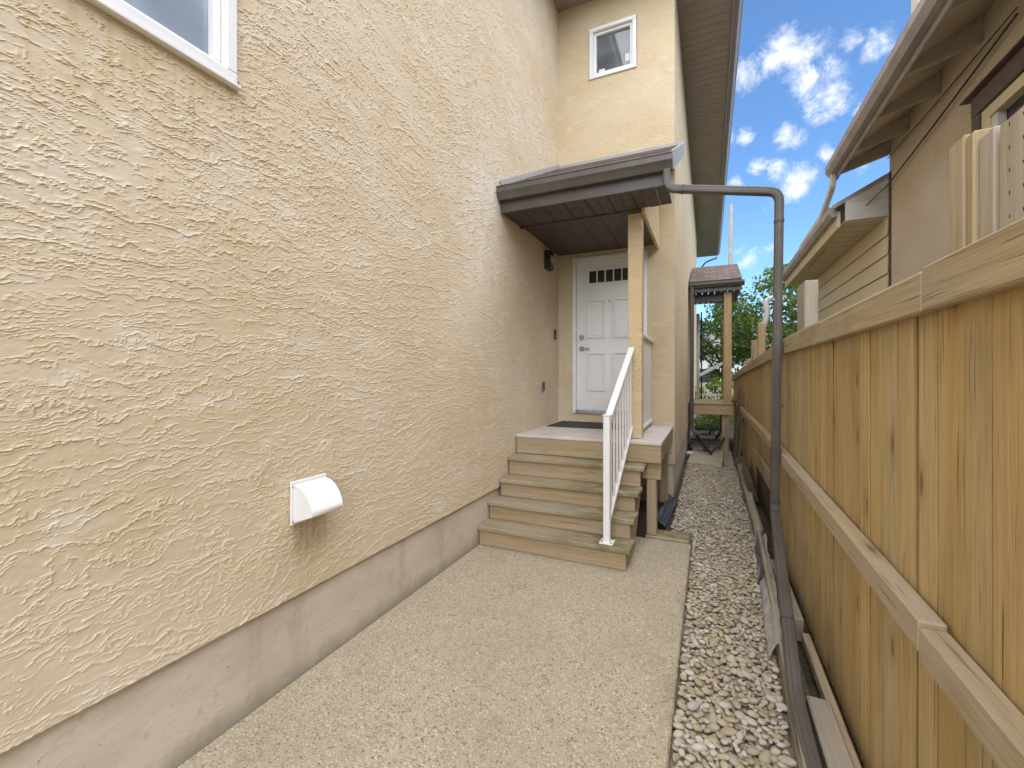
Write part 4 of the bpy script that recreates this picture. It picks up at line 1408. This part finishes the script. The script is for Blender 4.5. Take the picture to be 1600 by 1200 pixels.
def leaf_cloud(clumps, n_per, size, r):
    """leaf quads around clump centres; clump = (x,y,z,rx,ry,rz)"""
    P = []; T = []
    for c in clumps:
        m = int(n_per * (c[3] * c[4] * c[5]) ** .4)
        d = r.normal(size=(m, 3)); d /= np.linalg.norm(d, axis=1)[:, None]
        rad = r.uniform(.35, 1.08, (m, 1)) ** .6
        P.append(np.array(c[:3]) + d * rad * np.array(c[3:6]))
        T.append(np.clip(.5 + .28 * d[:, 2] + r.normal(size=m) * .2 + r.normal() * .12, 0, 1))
    P = np.concatenate(P); T = np.concatenate(T); m = len(P)
    a = r.normal(size=(m, 3)); a /= np.linalg.norm(a, axis=1)[:, None]
    b = r.normal(size=(m, 3)); b -= a * (a * b).sum(1)[:, None]; b /= np.linalg.norm(b, axis=1)[:, None]
    nn = np.cross(a, b)
    s = size * r.uniform(.6, 1.35, (m, 1))
    V = np.stack([P - a * s, P + b * s * .5 + nn * s * .15, P + a * s, P - b * s * .5 + nn * s * .15], 1).reshape(-1, 3)
    F = np.arange(4 * m).reshape(-1, 4)
    return V, F, np.repeat(T, 4)


def tree(name, base, height, spread, crown_z, n_cl, per, leaf, mat, label, seed, cat='tree', trunk_r=.16, group=None):
    r = np.random.default_rng(seed)
    t = thing(name, label, cat, base, group)
    bx_, by_, bz_ = base
    tube('trunk', [(bx_, by_, bz_), (bx_ + .1, by_, bz_ + height * .3), (bx_ - .05, by_ + .1, bz_ + height * .8)], [trunk_r, trunk_r * .8, trunk_r * .2], 'bark', t, 8)
    cl = []
    for k in range(n_cl):
        d = r.normal(size=3); d /= np.linalg.norm(d)
        q = r.uniform(.25, 1.0) ** .5
        c = np.array([bx_, by_, bz_ + (crown_z + height) / 2]) + d * q * np.array([spread, spread, (height - crown_z) / 2])
        s = spread * r.uniform(.16, .34)
        cl.append((*c, s * 1.15, s * 1.15, s * .8))
        if k < 10:
            st = Vector((bx_, by_, bz_ + height * r.uniform(.25, .6)))
            e = Vector(c)
            tube('limb', [st, st.lerp(e, .5) + Vector((0, 0, .12)), e], [trunk_r * .42, trunk_r * .24, trunk_r * .06], 'bark', t, 5)
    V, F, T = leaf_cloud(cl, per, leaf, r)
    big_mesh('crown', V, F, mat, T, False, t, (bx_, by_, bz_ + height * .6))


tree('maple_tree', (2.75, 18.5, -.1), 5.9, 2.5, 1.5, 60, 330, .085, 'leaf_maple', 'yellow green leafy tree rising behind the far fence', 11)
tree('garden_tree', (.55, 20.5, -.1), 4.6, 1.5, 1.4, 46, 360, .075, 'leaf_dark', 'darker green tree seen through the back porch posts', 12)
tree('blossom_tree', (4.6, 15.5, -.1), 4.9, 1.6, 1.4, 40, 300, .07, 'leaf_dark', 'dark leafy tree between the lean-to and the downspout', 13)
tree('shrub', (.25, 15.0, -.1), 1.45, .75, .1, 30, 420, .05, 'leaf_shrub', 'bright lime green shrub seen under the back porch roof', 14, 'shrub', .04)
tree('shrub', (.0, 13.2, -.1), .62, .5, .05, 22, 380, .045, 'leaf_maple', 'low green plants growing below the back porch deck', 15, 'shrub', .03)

fh = thing('far_house', 'pale house at the far end of the yard behind the trees', 'house', (0, 30, 0))
holed_wall('wall', 1, 29, 4, -5, 9, -.2, 3.0, [(-.6, .6, 1.0, 1.9), (2.5, 3.8, .9, 2.1)], 'far_white', fh)
box('window', -.6, .6, 29.06, 29.12, 1.0, 1.9, 'pane_dark', fh)
box('window', 2.5, 3.8, 29.06, 29.12, .9, 2.1, 'pane_dark', fh)
prism('roof', [(28.6, 2.95), (31, 4.6), (33.4, 2.95), (31, 4.45)], 0, -5.4, 9.4, 'far_roof', fh)
ff = thing('far_fence', 'low pale board fence across the end of the yard', 'fence', (1, 24, 0))
for k in range(34):
    x = -2.2 + k * .2
    box('board', x, x + .185, 24, 24.03, -.1, 1.15, 'w:old', ff, .004)
box('rail', -2.2, 4.6, 24.035, 24.08, .85, .94, 'w:old', ff)
